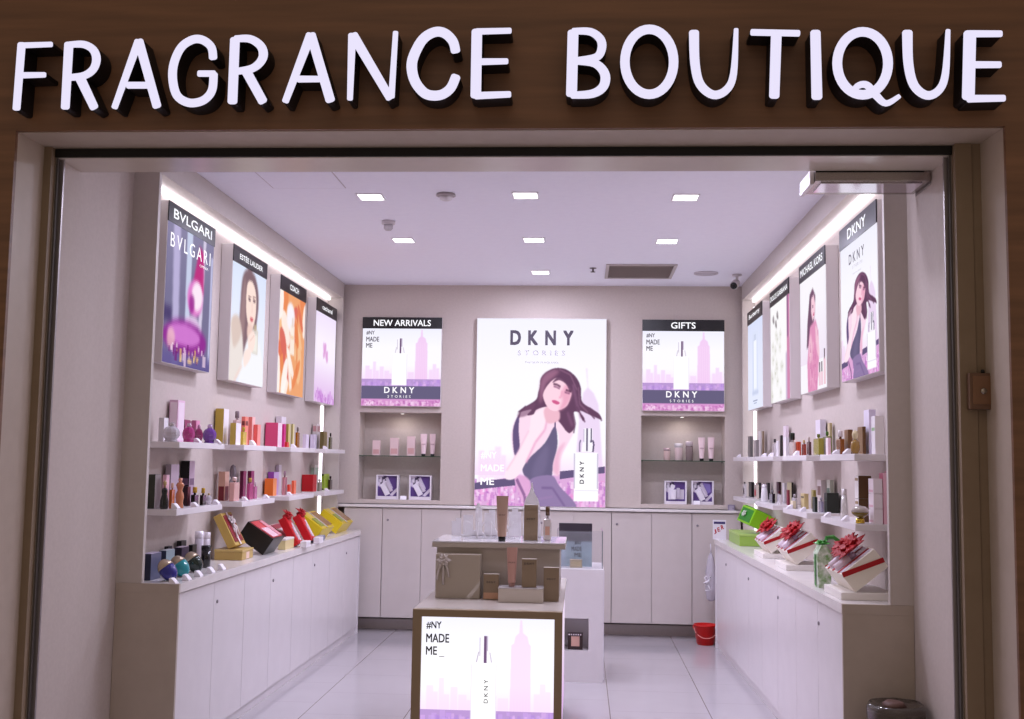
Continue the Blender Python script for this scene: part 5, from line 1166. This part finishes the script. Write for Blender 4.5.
m = MB(); bow(m, (.097, -.02, .07), .035, 6, (1, 0, .2), 0, 8); m.tf(Matrix.Translation((0, 0, -zl)) @ Rm); m.build('silver_bow', M((206, 214, 196), .3), t)
def redset(label, px, py, off, W, sc, rs):
    """white carton tipped back on a tray: two pale bottles, crossed red ribbon and big red bow"""
    t = gift('gift_set', label, 'gift set', px, py, off=off, side='R')
    tr = MB(); tr.box((-.125*sc, -W/2, 0), (.125*sc, W/2, .036*sc), bev=.002); tr.build('tray', M((240, 234, 228), .35), t)
    L, H, ang = .20*sc, .105*sc, math.radians(39); P = tipped(L, H, W, ang); P = [(x+.055*sc, y+.0365*sc) for x, y in P]
    m = MB(); m.prism(P, (0, -W/2+.006, 0), (1, 0, 0), (0, 0, 1), (0, W-.012, 0)); bd = m.build('carton', M((238, 230, 216), .4), t)
    patch(MB(), P, W, .06, .05, .94, .95, .002).build('window', M((220, 208, 220), .12), t)
    for u in (.36, .66):
        m = MB(); a, b2 = onface(P, u, .05, W, .014*sc), onface(P, u, .66, W, .014*sc); d = (b2-a)
        m.tube([a, a+d*.02, a+d*.7, a+d*.72], [.004, .020*sc, .020*sc, .012*sc], 10); bt = m.build('bottle', M((244, 226, 240), .15), t)
        m = MB(); m.tube([a+d*.725, a+d*.98, a+d], [.013*sc, .013*sc, .010*sc], 10); m.build('bottle_cap', M((214, 190, 226), .2), bt)
    m = MB(); e = .002
    for u in (.22, .5, .80): patch(m, P, W, u-.03, .0, u+.03, .95, .002, 0, .0028)
    for ys, s_ in ((W/2-.006, 1), (-W/2+.006, -1)):     # band round the ends of the carton
        a0 = Vector((P[3][0]*.85+P[0][0]*.15, 0, P[3][1]*.85+P[0][1]*.15)); b0 = Vector((P[1][0]*.75+P[2][0]*.25, 0, P[1][1]*.75+P[2][1]*.25)); k = Vector((b0.z-a0.z, 0, -(b0.x-a0.x))).normalized()*.024*sc
        y0, y1 = sorted((ys+s_*.0005, ys+s_*.0025)); q = [a0, b0, b0+k, a0+k]
        m.add([(v.x, y0, v.z) for v in q]+[(v.x, y1, v.z) for v in q], [(0, 1, 2, 3), (7, 6, 5, 4), (0, 4, 5, 1), (1, 5, 6, 2), (2, 6, 7, 3), (3, 7, 4, 0)])
    m.build('red_ribbon', RED, t)
    m = MB()
    for u in (.36, .68): bow(m, onface(P, u, .68, W, .034*sc), .10*sc, 10, (.65, 0, .76), 0, rs+int(u*10))
    m.build('red_bow', RED, t)
redset('white gift set with red bow, next to the bright green box', 774, 551, .18, .38, .84, 3)
redset('white gift set with red bow, second one along the counter', 800, 564, .17, .36, .92, 5)
redset('white gift set with red bow, large one at the near counter end', 858, 585, .165, .36, .97, 7)
t = gift('gift_bag', 'green and white leafy gift bag with green bow, between two red bow sets', 'gift bag', 822.5, 570, off=.255, side='R')
LEAF = noise_mat('leafy_paper', (232, 236, 226), (110, 160, 80), 45, .4, detail=2)
m = MB(); m.prism([(-.03, 0), (.03, 0), (.036, .17), (.012, .215), (-.012, .215), (-.036, .17)], (0, -.05, 0), (1, 0, 0), (0, 0, 1), (0, .10, 0)); m.build('bag_body', LEAF, t)
m = MB(); m.box((.0365, -.012, .01), (.0385, .012, .165)); m.box((-.012, -.0515, .0), (.012, -.0502, .19)); m.build('green_ribbon', M((50, 140, 50), .35), t)
m = MB(); bow(m, (0, 0, .212), .05, 7, (0, 0, 1), 0, 4); m.tube([(0, 0, .215), (-.03, -.03, .245), (-.07, -.06, .25), (-.10, -.05, .225)], .012, 6); m.build('green_bow', M((70, 160, 60), .35), t)
# small notice card on the far end of that counter
c = on_counter(719.5, 539.5); t = thing('notice_card', 'small white notice with red slanted letters on the far counter end, above the red bucket', 'card', (c.x, c.y, HC+.0004)); s = c.y/F
MB().prism([(-6.5*s, 0), (6.5*s, 0), (6.5*s, 19*s), (-6.5*s, 19*s)], (0, 0, 0), (1, 0, 0), (0, 0, 1), (0, .004, 0)).build('card', M((236, 230, 240), .5), t)
MB().box((-5.5*s, -.0015, 15*s), (5.5*s, -.0002, 17.3*s)).build('blue_heading', M((70, 60, 110), .5), t)
m = MB()
for i, ch in enumerate('JER'): text(m, ch, (-5*s+i*3.5*s, -.0002, (5+i*2.2)*s), Vector((.93, 0, .36)), Vector((-.25, 0, .97)), 2.6*s, 4.2*s, bold=.03)
m.build('red_lettering', M((196, 20, 40), .5), t)
MB().box((-5*s, .0045, 0), (5*s, .03, .004)).build('foot', ACRYL, t)
c = U(731.5, 508, 'Y', YW-.02); t = thing('wall_socket', 'small grey electric box on the back wall beside the corner shelves', 'socket', (c.x, YW-.001, c.z-.028))
MB().box((-.03, -.03, 0), (.03, 0, .056), bev=.004).build('housing', M((150, 140, 160), .4), t); MB().box((-.022, -.032, .008), (.022, -.0305, .048)).build('face_plate', M((170, 160, 178), .4), t); MB().box((.008, -.034, .02), (.016, -.0325, .03)).build('rocker', M((120, 110, 130), .4), t)

# ------------------------------------------------------------------ skyline stand in the middle
YS = 5.38; ZS = U(488, 610.6, 'Y', YS).z;  X0 = U(411.7, 660, 'Y', YS).x; X1 = U(562, 660, 'Y', YS).x; SW = X1-X0; YE = 6.95; xc = (X0+X1)/2
t = thing('display_stand', 'brown framed stand with lit bottle and skyline front, centre of the shop floor', 'display stand', (xc, YS, 0))
FR = M((152, 130, 102), .4); hw = SW/2
li, ri = U(420.6, 660, 'Y', YS).x-xc, U(554.2, 660, 'Y', YS).x-xc; zt = U(488, 618, 'Y', YS).z; zb = .07
m = MB(); m.box((-hw, 0, 0), (li, .04, ZS-.001)); m.box((ri, 0, 0), (hw, .04, ZS-.001)); m.box((li, 0, zt), (ri, .04, ZS-.001)); m.box((li, 0, 0), (ri, .04, zb)); m.build('front_frame', FR, t)
m = MB(); m.box((-hw+.004, .041, 0), (hw-.012, YE-YS, ZS-.02)); m.build('carcass', WHITE, t)
m = MB(); m.box((-hw, .041, ZS-.019), (hw, YE-YS, ZS), bev=.002); m.build('stand_top', M((196, 186, 178), .25), t)
m = MB(); m.box((li+.001, .012, zb+.001), (ri-.001, .040, zt-.001)); lb = m.build('light_panel', M((226, 220, 230), .4), t)
PW, PH = ri-li-.002, zt-zb-.002
pc = picture('picture', skyline_pic(260, 260, True, .5), (li+.001, .0105, zt-.001), (1, 0, 0), (0, 0, -1), PW, PH, lb, pic_mat(1.12))
for s, u, v, w2, h2 in (('#NY', .035, .088, .115, .055), ('MADE', .035, .182, .175, .062), ('ME', .035, .27, .085, .060)):
    m = MB(); text(m, s, (li+.001+u*PW, .0100, zt-.001-v*PH), (1, 0, 0), (0, 0, 1), w2*PW, h2*PH, bold=.022); m.build('picture_lettering', DARKINK, pc)
m = MB(); text(m, 'DKNY', (li+.001+.508*PW, .0100, zt-.001-.60*PH), (0, 0, 1), (-1, 0, 0), .165*PH, .03*PW, bold=.01, spacing=.35); m.build('picture_lettering', INK, pc)
m = MB(); m.box((li+.001+.135*PW, .0095, zt-.001-.283*PH), (li+.001+.175*PW, .0103, zt-.001-.279*PH)); m.build('picture_lettering', PALE, pc)
sd = picture('side_picture', Pic(20, 30, (246, 226, 250)).vgrad(.5, 1, (226, 180, 236), 0, 1).done(), (hw-.0105, .06, ZS-.03), (0, 1, 0), (0, 0, -1), YE-YS-.1, ZS-.1, t, pic_mat(1.0))
# riser on the stand
YF_ = U(457, 598.5, 'Z', ZS).y; RY0, RY1 = YF_+.085, 6.36; ZR = U(500, 542, 'Y', RY0-.03).z
rx0, rx1 = U(436.5, 570, 'Y', RY0).x, U(559.5, 570, 'Y', RY0).x; tx0, tx1 = U(432.3, 544, 'Y', RY0-.02).x, U(565.5, 544, 'Y', RY0-.02).x
t = thing('riser_table', 'taupe riser with glass top on the skyline stand, carrying tubes and cut-out letters', 'riser', ((rx0+rx1)/2, RY0, ZS+.0005)); rc = (rx0+rx1)/2
MB().box((rx0-rc, 0, 0), (rx1-rc, RY1-RY0, ZR-ZS-.034)).build('riser_body', M((188, 177, 167), .4), t)
MB().box((tx0-rc, -.03, ZR-ZS-.0335), (tx1-rc, RY1-RY0+.02, ZR-ZS-.0085), bev=.002).build('top_board', M((188, 177, 167), .35), t)
MB().box((tx0-rc, -.03, ZR-ZS-.008), (tx1-rc, RY1-RY0+.02, ZR-ZS-.001), bev=.002).build('glass_top', M((232, 228, 230), .06, 0, .2), t)
# goods on the stand
def stand_item(x0, x1, yt, yb, Y, zs, kind, label, name, cat, **kw):
    cx = (x0+x1)/2; a = U(cx, yt, 'Y', Y); W = (x1-x0)*Y/F; h = a.z-zs
    t = thing(name, label, cat, (a.x, Y, zs+.0006), -math.pi/2)
    if kind == 'carton': carton(t, name, kw.pop('d', W*.5), W, h, **kw)
    elif kind == 'tube': tube_(t, W/2, h, **kw)
    elif kind == 'bottle': rectbottle(t, W, W, h, **kw)
    return t
def mark(t, s, w, z, y, col, h=None):
    m = MB(); text(m, s, (y, -w/2, z), (0, 1, 0), (0, 0, 1), w, h, bold=.02, spacing=.3); m.build('lettering', col, t)
BR = dict(front=(148, 128, 106), end=(122, 104, 84), top=(206, 196, 184))
t = stand_item(496.5, 508.5, 496, 540, 5.95, ZR, 'tube', 'pinkish taupe tube with black cap standing on the riser top', 'cream_tube', 'tube', body=(196, 164, 148), cap=(20, 18, 18)); mark(t, 'DKNY', .035, .135, .0205, DARKINK)
t = stand_item(524.5, 538, 505, 537, 6.05, ZR, 'carton', 'tall brown carton on the riser top before the tower cut-out', 'perfume_carton', 'box', **BR); mark(t, 'DKNY', .045, .11, .0195, DARKINK)
t = stand_item(544, 551.5, 506.5, 536, 6.05, ZR, 'bottle', 'small clear bottle with brown cap at the end of the riser top', 'perfume_bottle', 'bottle', glass=(232, 222, 220), cap=(110, 84, 64), neck=.36, capw=.55, mark=(206, 160, 140))
t = thing('gift_box', 'square taupe gift box with silver ribbon standing on the skyline stand', 'gift box', (U(457.5, 590, 'Y', YF_).x, YF_, ZS+.0006)); W = 44.5*YF_/F; h = U(457, 554.5, 'Y', YF_).z-ZS
MB().box((-W/2, 0, 0), (W/2, .06, h), bev=.002).build('box_body', M((182, 170, 156), .3), t); MB().box((-W/2-.0015, .061, 0), (W/2+.0015, .075, h+.0015), bev=.001).build('lid', M((200, 188, 174), .3), t)
m = MB(); m.prism([(W*.28, 0), (W*.5, h*.3), (W*.5, h*.42), (W*.17, 0)], (0, -.002, 0), (1, 0, 0), (0, 0, 1), (0, .0015, 0)); m.prism([(-W*.5, h*.62), (-W*.24, h), (-W*.36, h), (-W*.5, h*.78)], (0, -.002, 0), (1, 0, 0), (0, 0, 1), (0, .0015, 0)); m.build('ribbon', M((214, 206, 200), .25, .3), t)
m = MB(); bow(m, (-W*.32, -.004, h*.86), .045, 6, (0, -1, .1), 0, 12)
for dx, dz in ((-.035, -.10), (.0, -.125), (.03, -.085)): m.tube([(-W*.32, -.006, h*.86), (-W*.32+dx*.7, -.016, h*.86+dz*.5), (-W*.32+dx, -.008, h*.86+dz)], .006, 6)
m.build('bow', M((206, 196, 190), .25, .2), t)
t = stand_item(484, 499, 574, 600, YF_, ZS, 'carton', 'short brown carton with pale base, next to the ribboned gift box', 'perfume_carton', 'box', d=.04, **BR); mark(t, 'DKNY', .045, .085, .0205, DARKINK); m = MB(); m.box((.0202, -.039, .004), (.0208, .039, .036)); m.build('label', M((206, 160, 130), .35), t)
px0, px1 = U(498, 600, 'Y', 5.70).x, U(543, 600, 'Y', 5.70).x; hp = U(520, 588, 'Y', 5.70).z-ZS; hp = max(hp, .05)
t = thing('display_plinth', 'low white plinth on the skyline stand under a tube and carton', 'plinth', ((px0+px1)/2, 5.70, ZS+.0006)); w2 = (px1-px0)/2
MB().box((-w2, 0, 0), (w2, .13, hp-.006), bev=.002).build('plinth_body', M((214, 204, 196), .3), t); MB().box((-w2-.002, -.002, hp-.0055), (w2+.002, .132, hp-.001), bev=.001).build('acrylic_top', M((236, 230, 232), .08, 0, .3), t)
t = stand_item(507, 517.5, 547.5, 587, 5.76, ZS+hp, 'tube', 'pink tube standing on the low white plinth', 'cream_tube', 'tube', body=(206, 160, 150), cap=(180, 140, 132)); mark(t, 'DKNY', .035, .12, .019, DARKINK)
t = stand_item(522.2, 536.7, 559, 592, 5.755, ZS+hp, 'carton', 'tall brown carton standing on the low white plinth', 'perfume_carton', 'box', **BR); mark(t, 'DKNY', .05, .115, .0195, DARKINK)
t = stand_item(544, 559, 567.5, 602, YF_-.02, ZS, 'carton', 'brown carton at the open corner of the skyline stand', 'perfume_carton', 'box', **dict(BR, d=.045)); mark(t, 'DKNY', .045, .11, .023, DARKINK)
# cut-out skyline and letters
def cutout(label, polys, Y, name='skyline_cutout', letters=None):
    pts = [q for p in polys for q in p]; cx = sum(q[0] for q in pts)/len(pts)
    base = Vector((U(cx, 540, 'Y', Y).x, Y, ZR+.0006)); t = thing(name, label, 'display sign', base)
    m = MB()
    for p in polys:
        q = [U(a, b2, 'Y', Y) for a, b2 in p]; zmin = min(v.z for v in q)
        m.prism([(v.x-base.x, max(0, v.z-ZR) if v.z > zmin+.004 else 0) for v in q], (0, 0, 0), (1, 0, 0), (0, 0, 1), (0, .005, 0))
    m.build('acrylic_sheet', FROST, t)
    MB().box((-.07, -.02, 0), (.07, -.0005, .004)).build('foot_bar', ACRYL, t)
    return t
cutout('frosted cut-out of stepped city blocks on the riser top', [[(451.5, 541), (451.5, 521), (456, 521), (456, 518), (461, 518), (461, 534), (463.5, 534), (463.5, 515), (473, 515), (473, 530), (475.5, 530), (475.5, 507), (477, 507), (477, 503.5), (480, 503.5), (480, 507), (482, 507), (482, 533), (484.5, 533), (484.5, 513), (489, 513), (489, 510), (495, 510), (495, 532), (509, 532), (509, 512), (512, 512), (512, 508), (518, 508), (518, 512), (521, 512), (521, 541)]], 6.30)
cutout('frosted cut-out of a slender stepped tower behind the brown carton', [[(522.5, 540), (523.5, 507), (525.5, 499), (529.3, 493), (530.8, 488), (531.6, 482.5), (532.4, 482.5), (533.2, 488), (534.5, 493), (538, 499), (540, 507), (541, 540)]], 6.24, 'tower_cutout')
t = thing('acrylic_letters', 'row of clear upright letters along the riser top behind the taupe tube', 'display sign', (U(488, 540, 'Y', 6.12).x, 6.12, ZR+.0006))
MB().box((-.15, 0, 0), (.15, .03, .005)).build('base_bar', ACRYL, t)
for i, ch in enumerate('DKNY'):
    vs, fs, sz = text_geo(ch, .02); m = MB(); w_, h_ = .055, .085; x = -.14+i*.075
    P0 = [Vector((x+a*w_, .008, .0055+b2*h_)) for a, b2 in vs]; m.add(P0, fs); m.add([p+Vector((0, .012, 0)) for p in P0], [tuple(reversed(f)) for f in fs])
    ed = {}
    for f in fs:
        for a, b2 in zip(f, f[1:]+f[:1]): ed[(a, b2)] = 1
    n = len(P0)
    for a, b2 in ed:
        if (b2, a) not in ed: m.add([P0[a], P0[b2], P0[b2]+Vector((0, .012, 0)), P0[a]+Vector((0, .012, 0))], [(3, 2, 1, 0)])
    m.build('letter', FROST, t)
# ------------------------------------------------------------------ white pedestal behind the stand
YQ = U(600, 683, 'Z', 0).y; qx0, qx1 = -.62, U(603.3, 630, 'Y', YQ).x; ZQ = U(585, 569.5, 'Y', YQ).z; qc = (qx0+qx1)/2
nx0, nx1 = U(563, 640, 'Y', YQ).x, U(588.5, 640, 'Y', YQ).x; nz0, nz1 = U(577, 650.5, 'Y', YQ).z, U(577, 618.5, 'Y', YQ).z
t = thing('pedestal', 'white pedestal with small square recess, behind the skyline stand', 'pedestal', (qc, YQ, 0))
m = MB(); m.box((qx0-qc, 0, 0), (nx0-qc, .55, ZQ)); m.box((nx1-qc, 0, 0), (qx1-qc, .55, ZQ)); m.box((nx0-qc, 0, 0), (nx1-qc, .55, nz0)); m.box((nx0-qc, 0, nz1), (nx1-qc, .55, ZQ)); m.box((nx0-qc, .16, nz0), (nx1-qc, .55, nz1)); m.build('pedestal_body', WHITE, t)
m = MB(); m.box((qx1-qc+.0005, .005, .02), (qx1-qc+.004, .53, ZQ-.01)); m.build('edge_strip', M((246, 240, 250), .2), t)
cx0, cx1 = U(567.8, 640, 'Y', YQ+.03).x, U(582.8, 640, 'Y', YQ+.03).x; hc_ = U(575, 633, 'Y', YQ+.03).z-nz0
t = thing('powder_compact', 'square black framed compact with peach centre in the pedestal recess', 'compact', ((cx0+cx1)/2, YQ+.03, nz0+.0005)); hw2 = (cx1-cx0)/2
m = MB(); b_ = .022; m.box((-hw2, 0, 0), (-hw2+b_, .03, hc_)); m.box((hw2-b_, 0, 0), (hw2, .03, hc_)); m.box((-hw2+b_, 0, 0), (hw2-b_, .03, b_)); m.box((-hw2+b_, 0, hc_-b_), (hw2-b_, .03, hc_)); m.build('frame', M((60, 44, 44), .35), t)
MB().box((-hw2+b_, .004, b_), (hw2-b_, .028, hc_-b_)).build('powder_pan', M((224, 176, 160), .5), t)
m = MB()
for k in range(6): m.box((-hw2+.004+k*(2*hw2-.008)/6, -.002, hc_-.016), (-hw2+.004+(k+.6)*(2*hw2-.008)/6, -.0005, hc_-.006))
m.build('dot_trim', M((226, 216, 222), .4), t)
# clear case with a printed back
gx0, gx1 = U(557, 550, 'Y', YQ+.1).x, U(602.5, 550, 'Y', YQ+.1).x; gz1 = U(602, 531, 'Y', YQ+.1).z
t = thing('display_case', 'clear acrylic display case on the white pedestal', 'display case', ((gx0+gx1)/2, YQ+.06, ZQ+.0006)); gw = (gx1-gx0)/2; gh = gz1-ZQ
m = MB(); m.box((-gw, 0, .0), (gw, .004, gh)); m.build('front_pane', ACRYL, t)
m = MB(); m.box((gw-.004, .0045, 0), (gw, .36, gh)); m.build('side_pane', ACRYL, t)
m = MB(); m.box((-gw, .0045, 0), (-gw+.004, .36, gh)); m.build('side_pane', ACRYL, t)
m = MB(); m.box((gw-.0035, -.002, 0), (gw+.0015, -.0003, gh)); m.build('edge_strip', M((110, 120, 124), .2), t)
p = Pic(50, 60, (150, 166, 176)); p.rect(0, 0, 1, .20, (60, 52, 64)); p.rect(0, .2, 1, .42, (104, 104, 112), 1, 1); p.vgrad(.42, 1, (170, 196, 206), 0, .9); p.poly([(.0, .45), (.2, .5), (.2, 1), (0, 1)], (190, 206, 220), .6, 2)
bx0, bx1 = U(558.8, 550, 'Y', YQ+.2).x, U(592, 550, 'Y', YQ+.2).x; bh = U(575, 523.3, 'Y', YQ+.2).z-ZQ
t2 = thing('picture_card', 'grey card with dark heading and slogan, standing inside the clear case', 'card', ((bx0+bx1)/2, YQ+.2, ZQ+.0006)); bw = (bx1-bx0)/2
MB().box((-bw, .0, 0), (bw, .012, bh)).build('card_board', M((120, 124, 132), .4), t2)
pc = picture('card_print', p.done(), (-bw, -.0005, bh), (1, 0, 0), (0, 0, -1), 2*bw, bh, t2, print_mat())
for s, z0_, w_ in (('#NY', .50, .05), ('MADE', .36, .072), ('ME', .22, .05)):
    m = MB(); text(m, s, (-.01+(.072-w_)-bw*.15, -.0008, z0_*bh), (1, 0, 0), (0, 0, 1), w_, .030, bold=.01); m.build('slogan_lettering', M((40, 40, 50), .5), pc)
t3 = thing('perfume_carton', 'small beige carton inside the clear case on the pedestal', 'box', (U(576, 565, 'Y', YQ+.13).x, YQ+.13, ZQ+.0006), -math.pi/2); carton(t3, '', .04, .085, .055, (214, 196, 160), (196, 170, 140), band=(226, 206, 160), bandz=(.2, .8))
# ------------------------------------------------------------------ floor things
c = U(705, 642.5, 'Z', 0); R = .098; H = .165
t = thing('bucket', 'red plastic bucket on the floor in the back corner', 'bucket', (U(705.5, 640, 'Y', 9.42).x, 9.42, 0))
m = MB(); m.lathe([(.068, .0), (.076, .05), (.082, .052), (.0915, H-.012), (.0985, H-.010), (.0985, H), (.092, H), (.074, .012), (.0001, .010)], n=28); m.build('bucket_body', M((206, 24, 20), .3), t)
m = MB(); m.tube([(.098*math.cos(a), -.098*math.sin(a)*.8-.01, H-.02-.085*math.sin(a)) for a in [math.pi*k/12 for k in range(13)]], .003, 8); m.build('handle', M((236, 150, 140), .4), t)
for sx in (-1, 1): m = MB(); m.box((sx*.098-.008, -.01, H-.035), (sx*.098+.008, .01, H-.012), bev=.002); m.build('handle_lug', M((190, 20, 18), .3), t)
# thin plastic bag hanging at the end of the counter
def lumpy(m, prof, n, seed, amp, c=(0, 0, 0), sx=1, sy=1, mi=0):
    rnd = random.Random(seed); vs = []; fs = []
    ph = [rnd.uniform(0, 6.28) for _ in range(4)]
    for j, (r, z) in enumerate(prof):
        for k in range(n):
            a = 2*math.pi*k/n; rr = r*(1+amp*(math.sin(3*a+ph[0]+j)+.7*math.sin(7*a+ph[1]-j*1.3)+.5*rnd.uniform(-1, 1)))
            vs.append((c[0]+rr*sx*math.cos(a), c[1]+rr*sy*math.sin(a), c[2]+z+r*amp*.5*rnd.uniform(-1, 1)))
    for j in range(len(prof)-1):
        for k in range(n): fs.append((j*n+k, j*n+(k+1) % n, (j+1)*n+(k+1) % n, (j+1)*n+k))
    b0 = [tuple(range(n))[::-1], tuple((len(prof)-1)*n+k for k in range(n))]
    return m.add(vs, fs+b0, mi, True)
cb = U(711, 600, 'Y', 9.38)
t = thing('plastic_bag', 'thin white plastic bag hanging on the counter end above the red bucket', 'bag', (cb.x, 9.38, .36))
m = MB(); lumpy(m, [(.015, 0), (.05, .02), (.062, .12), (.055, .25), (.03, .36), (.008, .40)], 18, 3, .10, sx=.75, sy=.9); m.build('bag_body', M((232, 226, 236), .2, 0, .5), t)
m = MB(); m.tube([(-.03, -.055, .14), (-.06, -.075, .20), (-.045, -.075, .215)], .006, 6); m.tube([(-.03, -.055, .14), (-.012, -.07, .10), (-.055, -.07, .095)], .006, 6); m.tube([(-.03, -.055, .14), (-.062, -.07, .155), (-.03, -.075, .175), (-.01, -.07, .205)], .007, 6); m.build('knot', M((246, 242, 248), .3), t)
m = MB(); m.tube([(0, 0, .395), (0, .01, .44), (0, .03, .47)], .005, 6); m.build('hanging_loop', M((226, 220, 230), .3, 0, .3), t)
# bin with clear liner by the door
Yb = 4.92; cb = U(899, 706, 'Y', Yb); zt = cb.z
t = thing('waste_bin', 'brown bin with crumpled clear liner, at the near end of the counter', 'bin', (min(cb.x, XR-.135), Yb, 0))
MB().lathe([(.085, 0), (.088, .01), (.108, zt-.03), (.112, zt-.028), (.112, zt-.02), (.104, zt-.02), (.085, .02), (.0001, .02)], n=28).build('bin_body', M((84, 72, 62), .45), t)
m = MB(); lumpy(m, [(.116, zt-.11), (.120, zt-.06), (.121, zt-.012), (.112, zt+.012), (.09, zt+.004), (.05, zt-.012), (.01, zt-.004)], 40, 9, .022); m.build('liner', M((150, 136, 126), .12, 0, .75), t)
m = MB(); lumpy(m, [(.02, zt-.01), (.05, zt+.004), (.04, zt+.022), (.012, zt+.028)], 14, 21, .14, c=(-.02, -.02, .0)); m.build('crumpled_paper', M((120, 92, 86), .5), t)
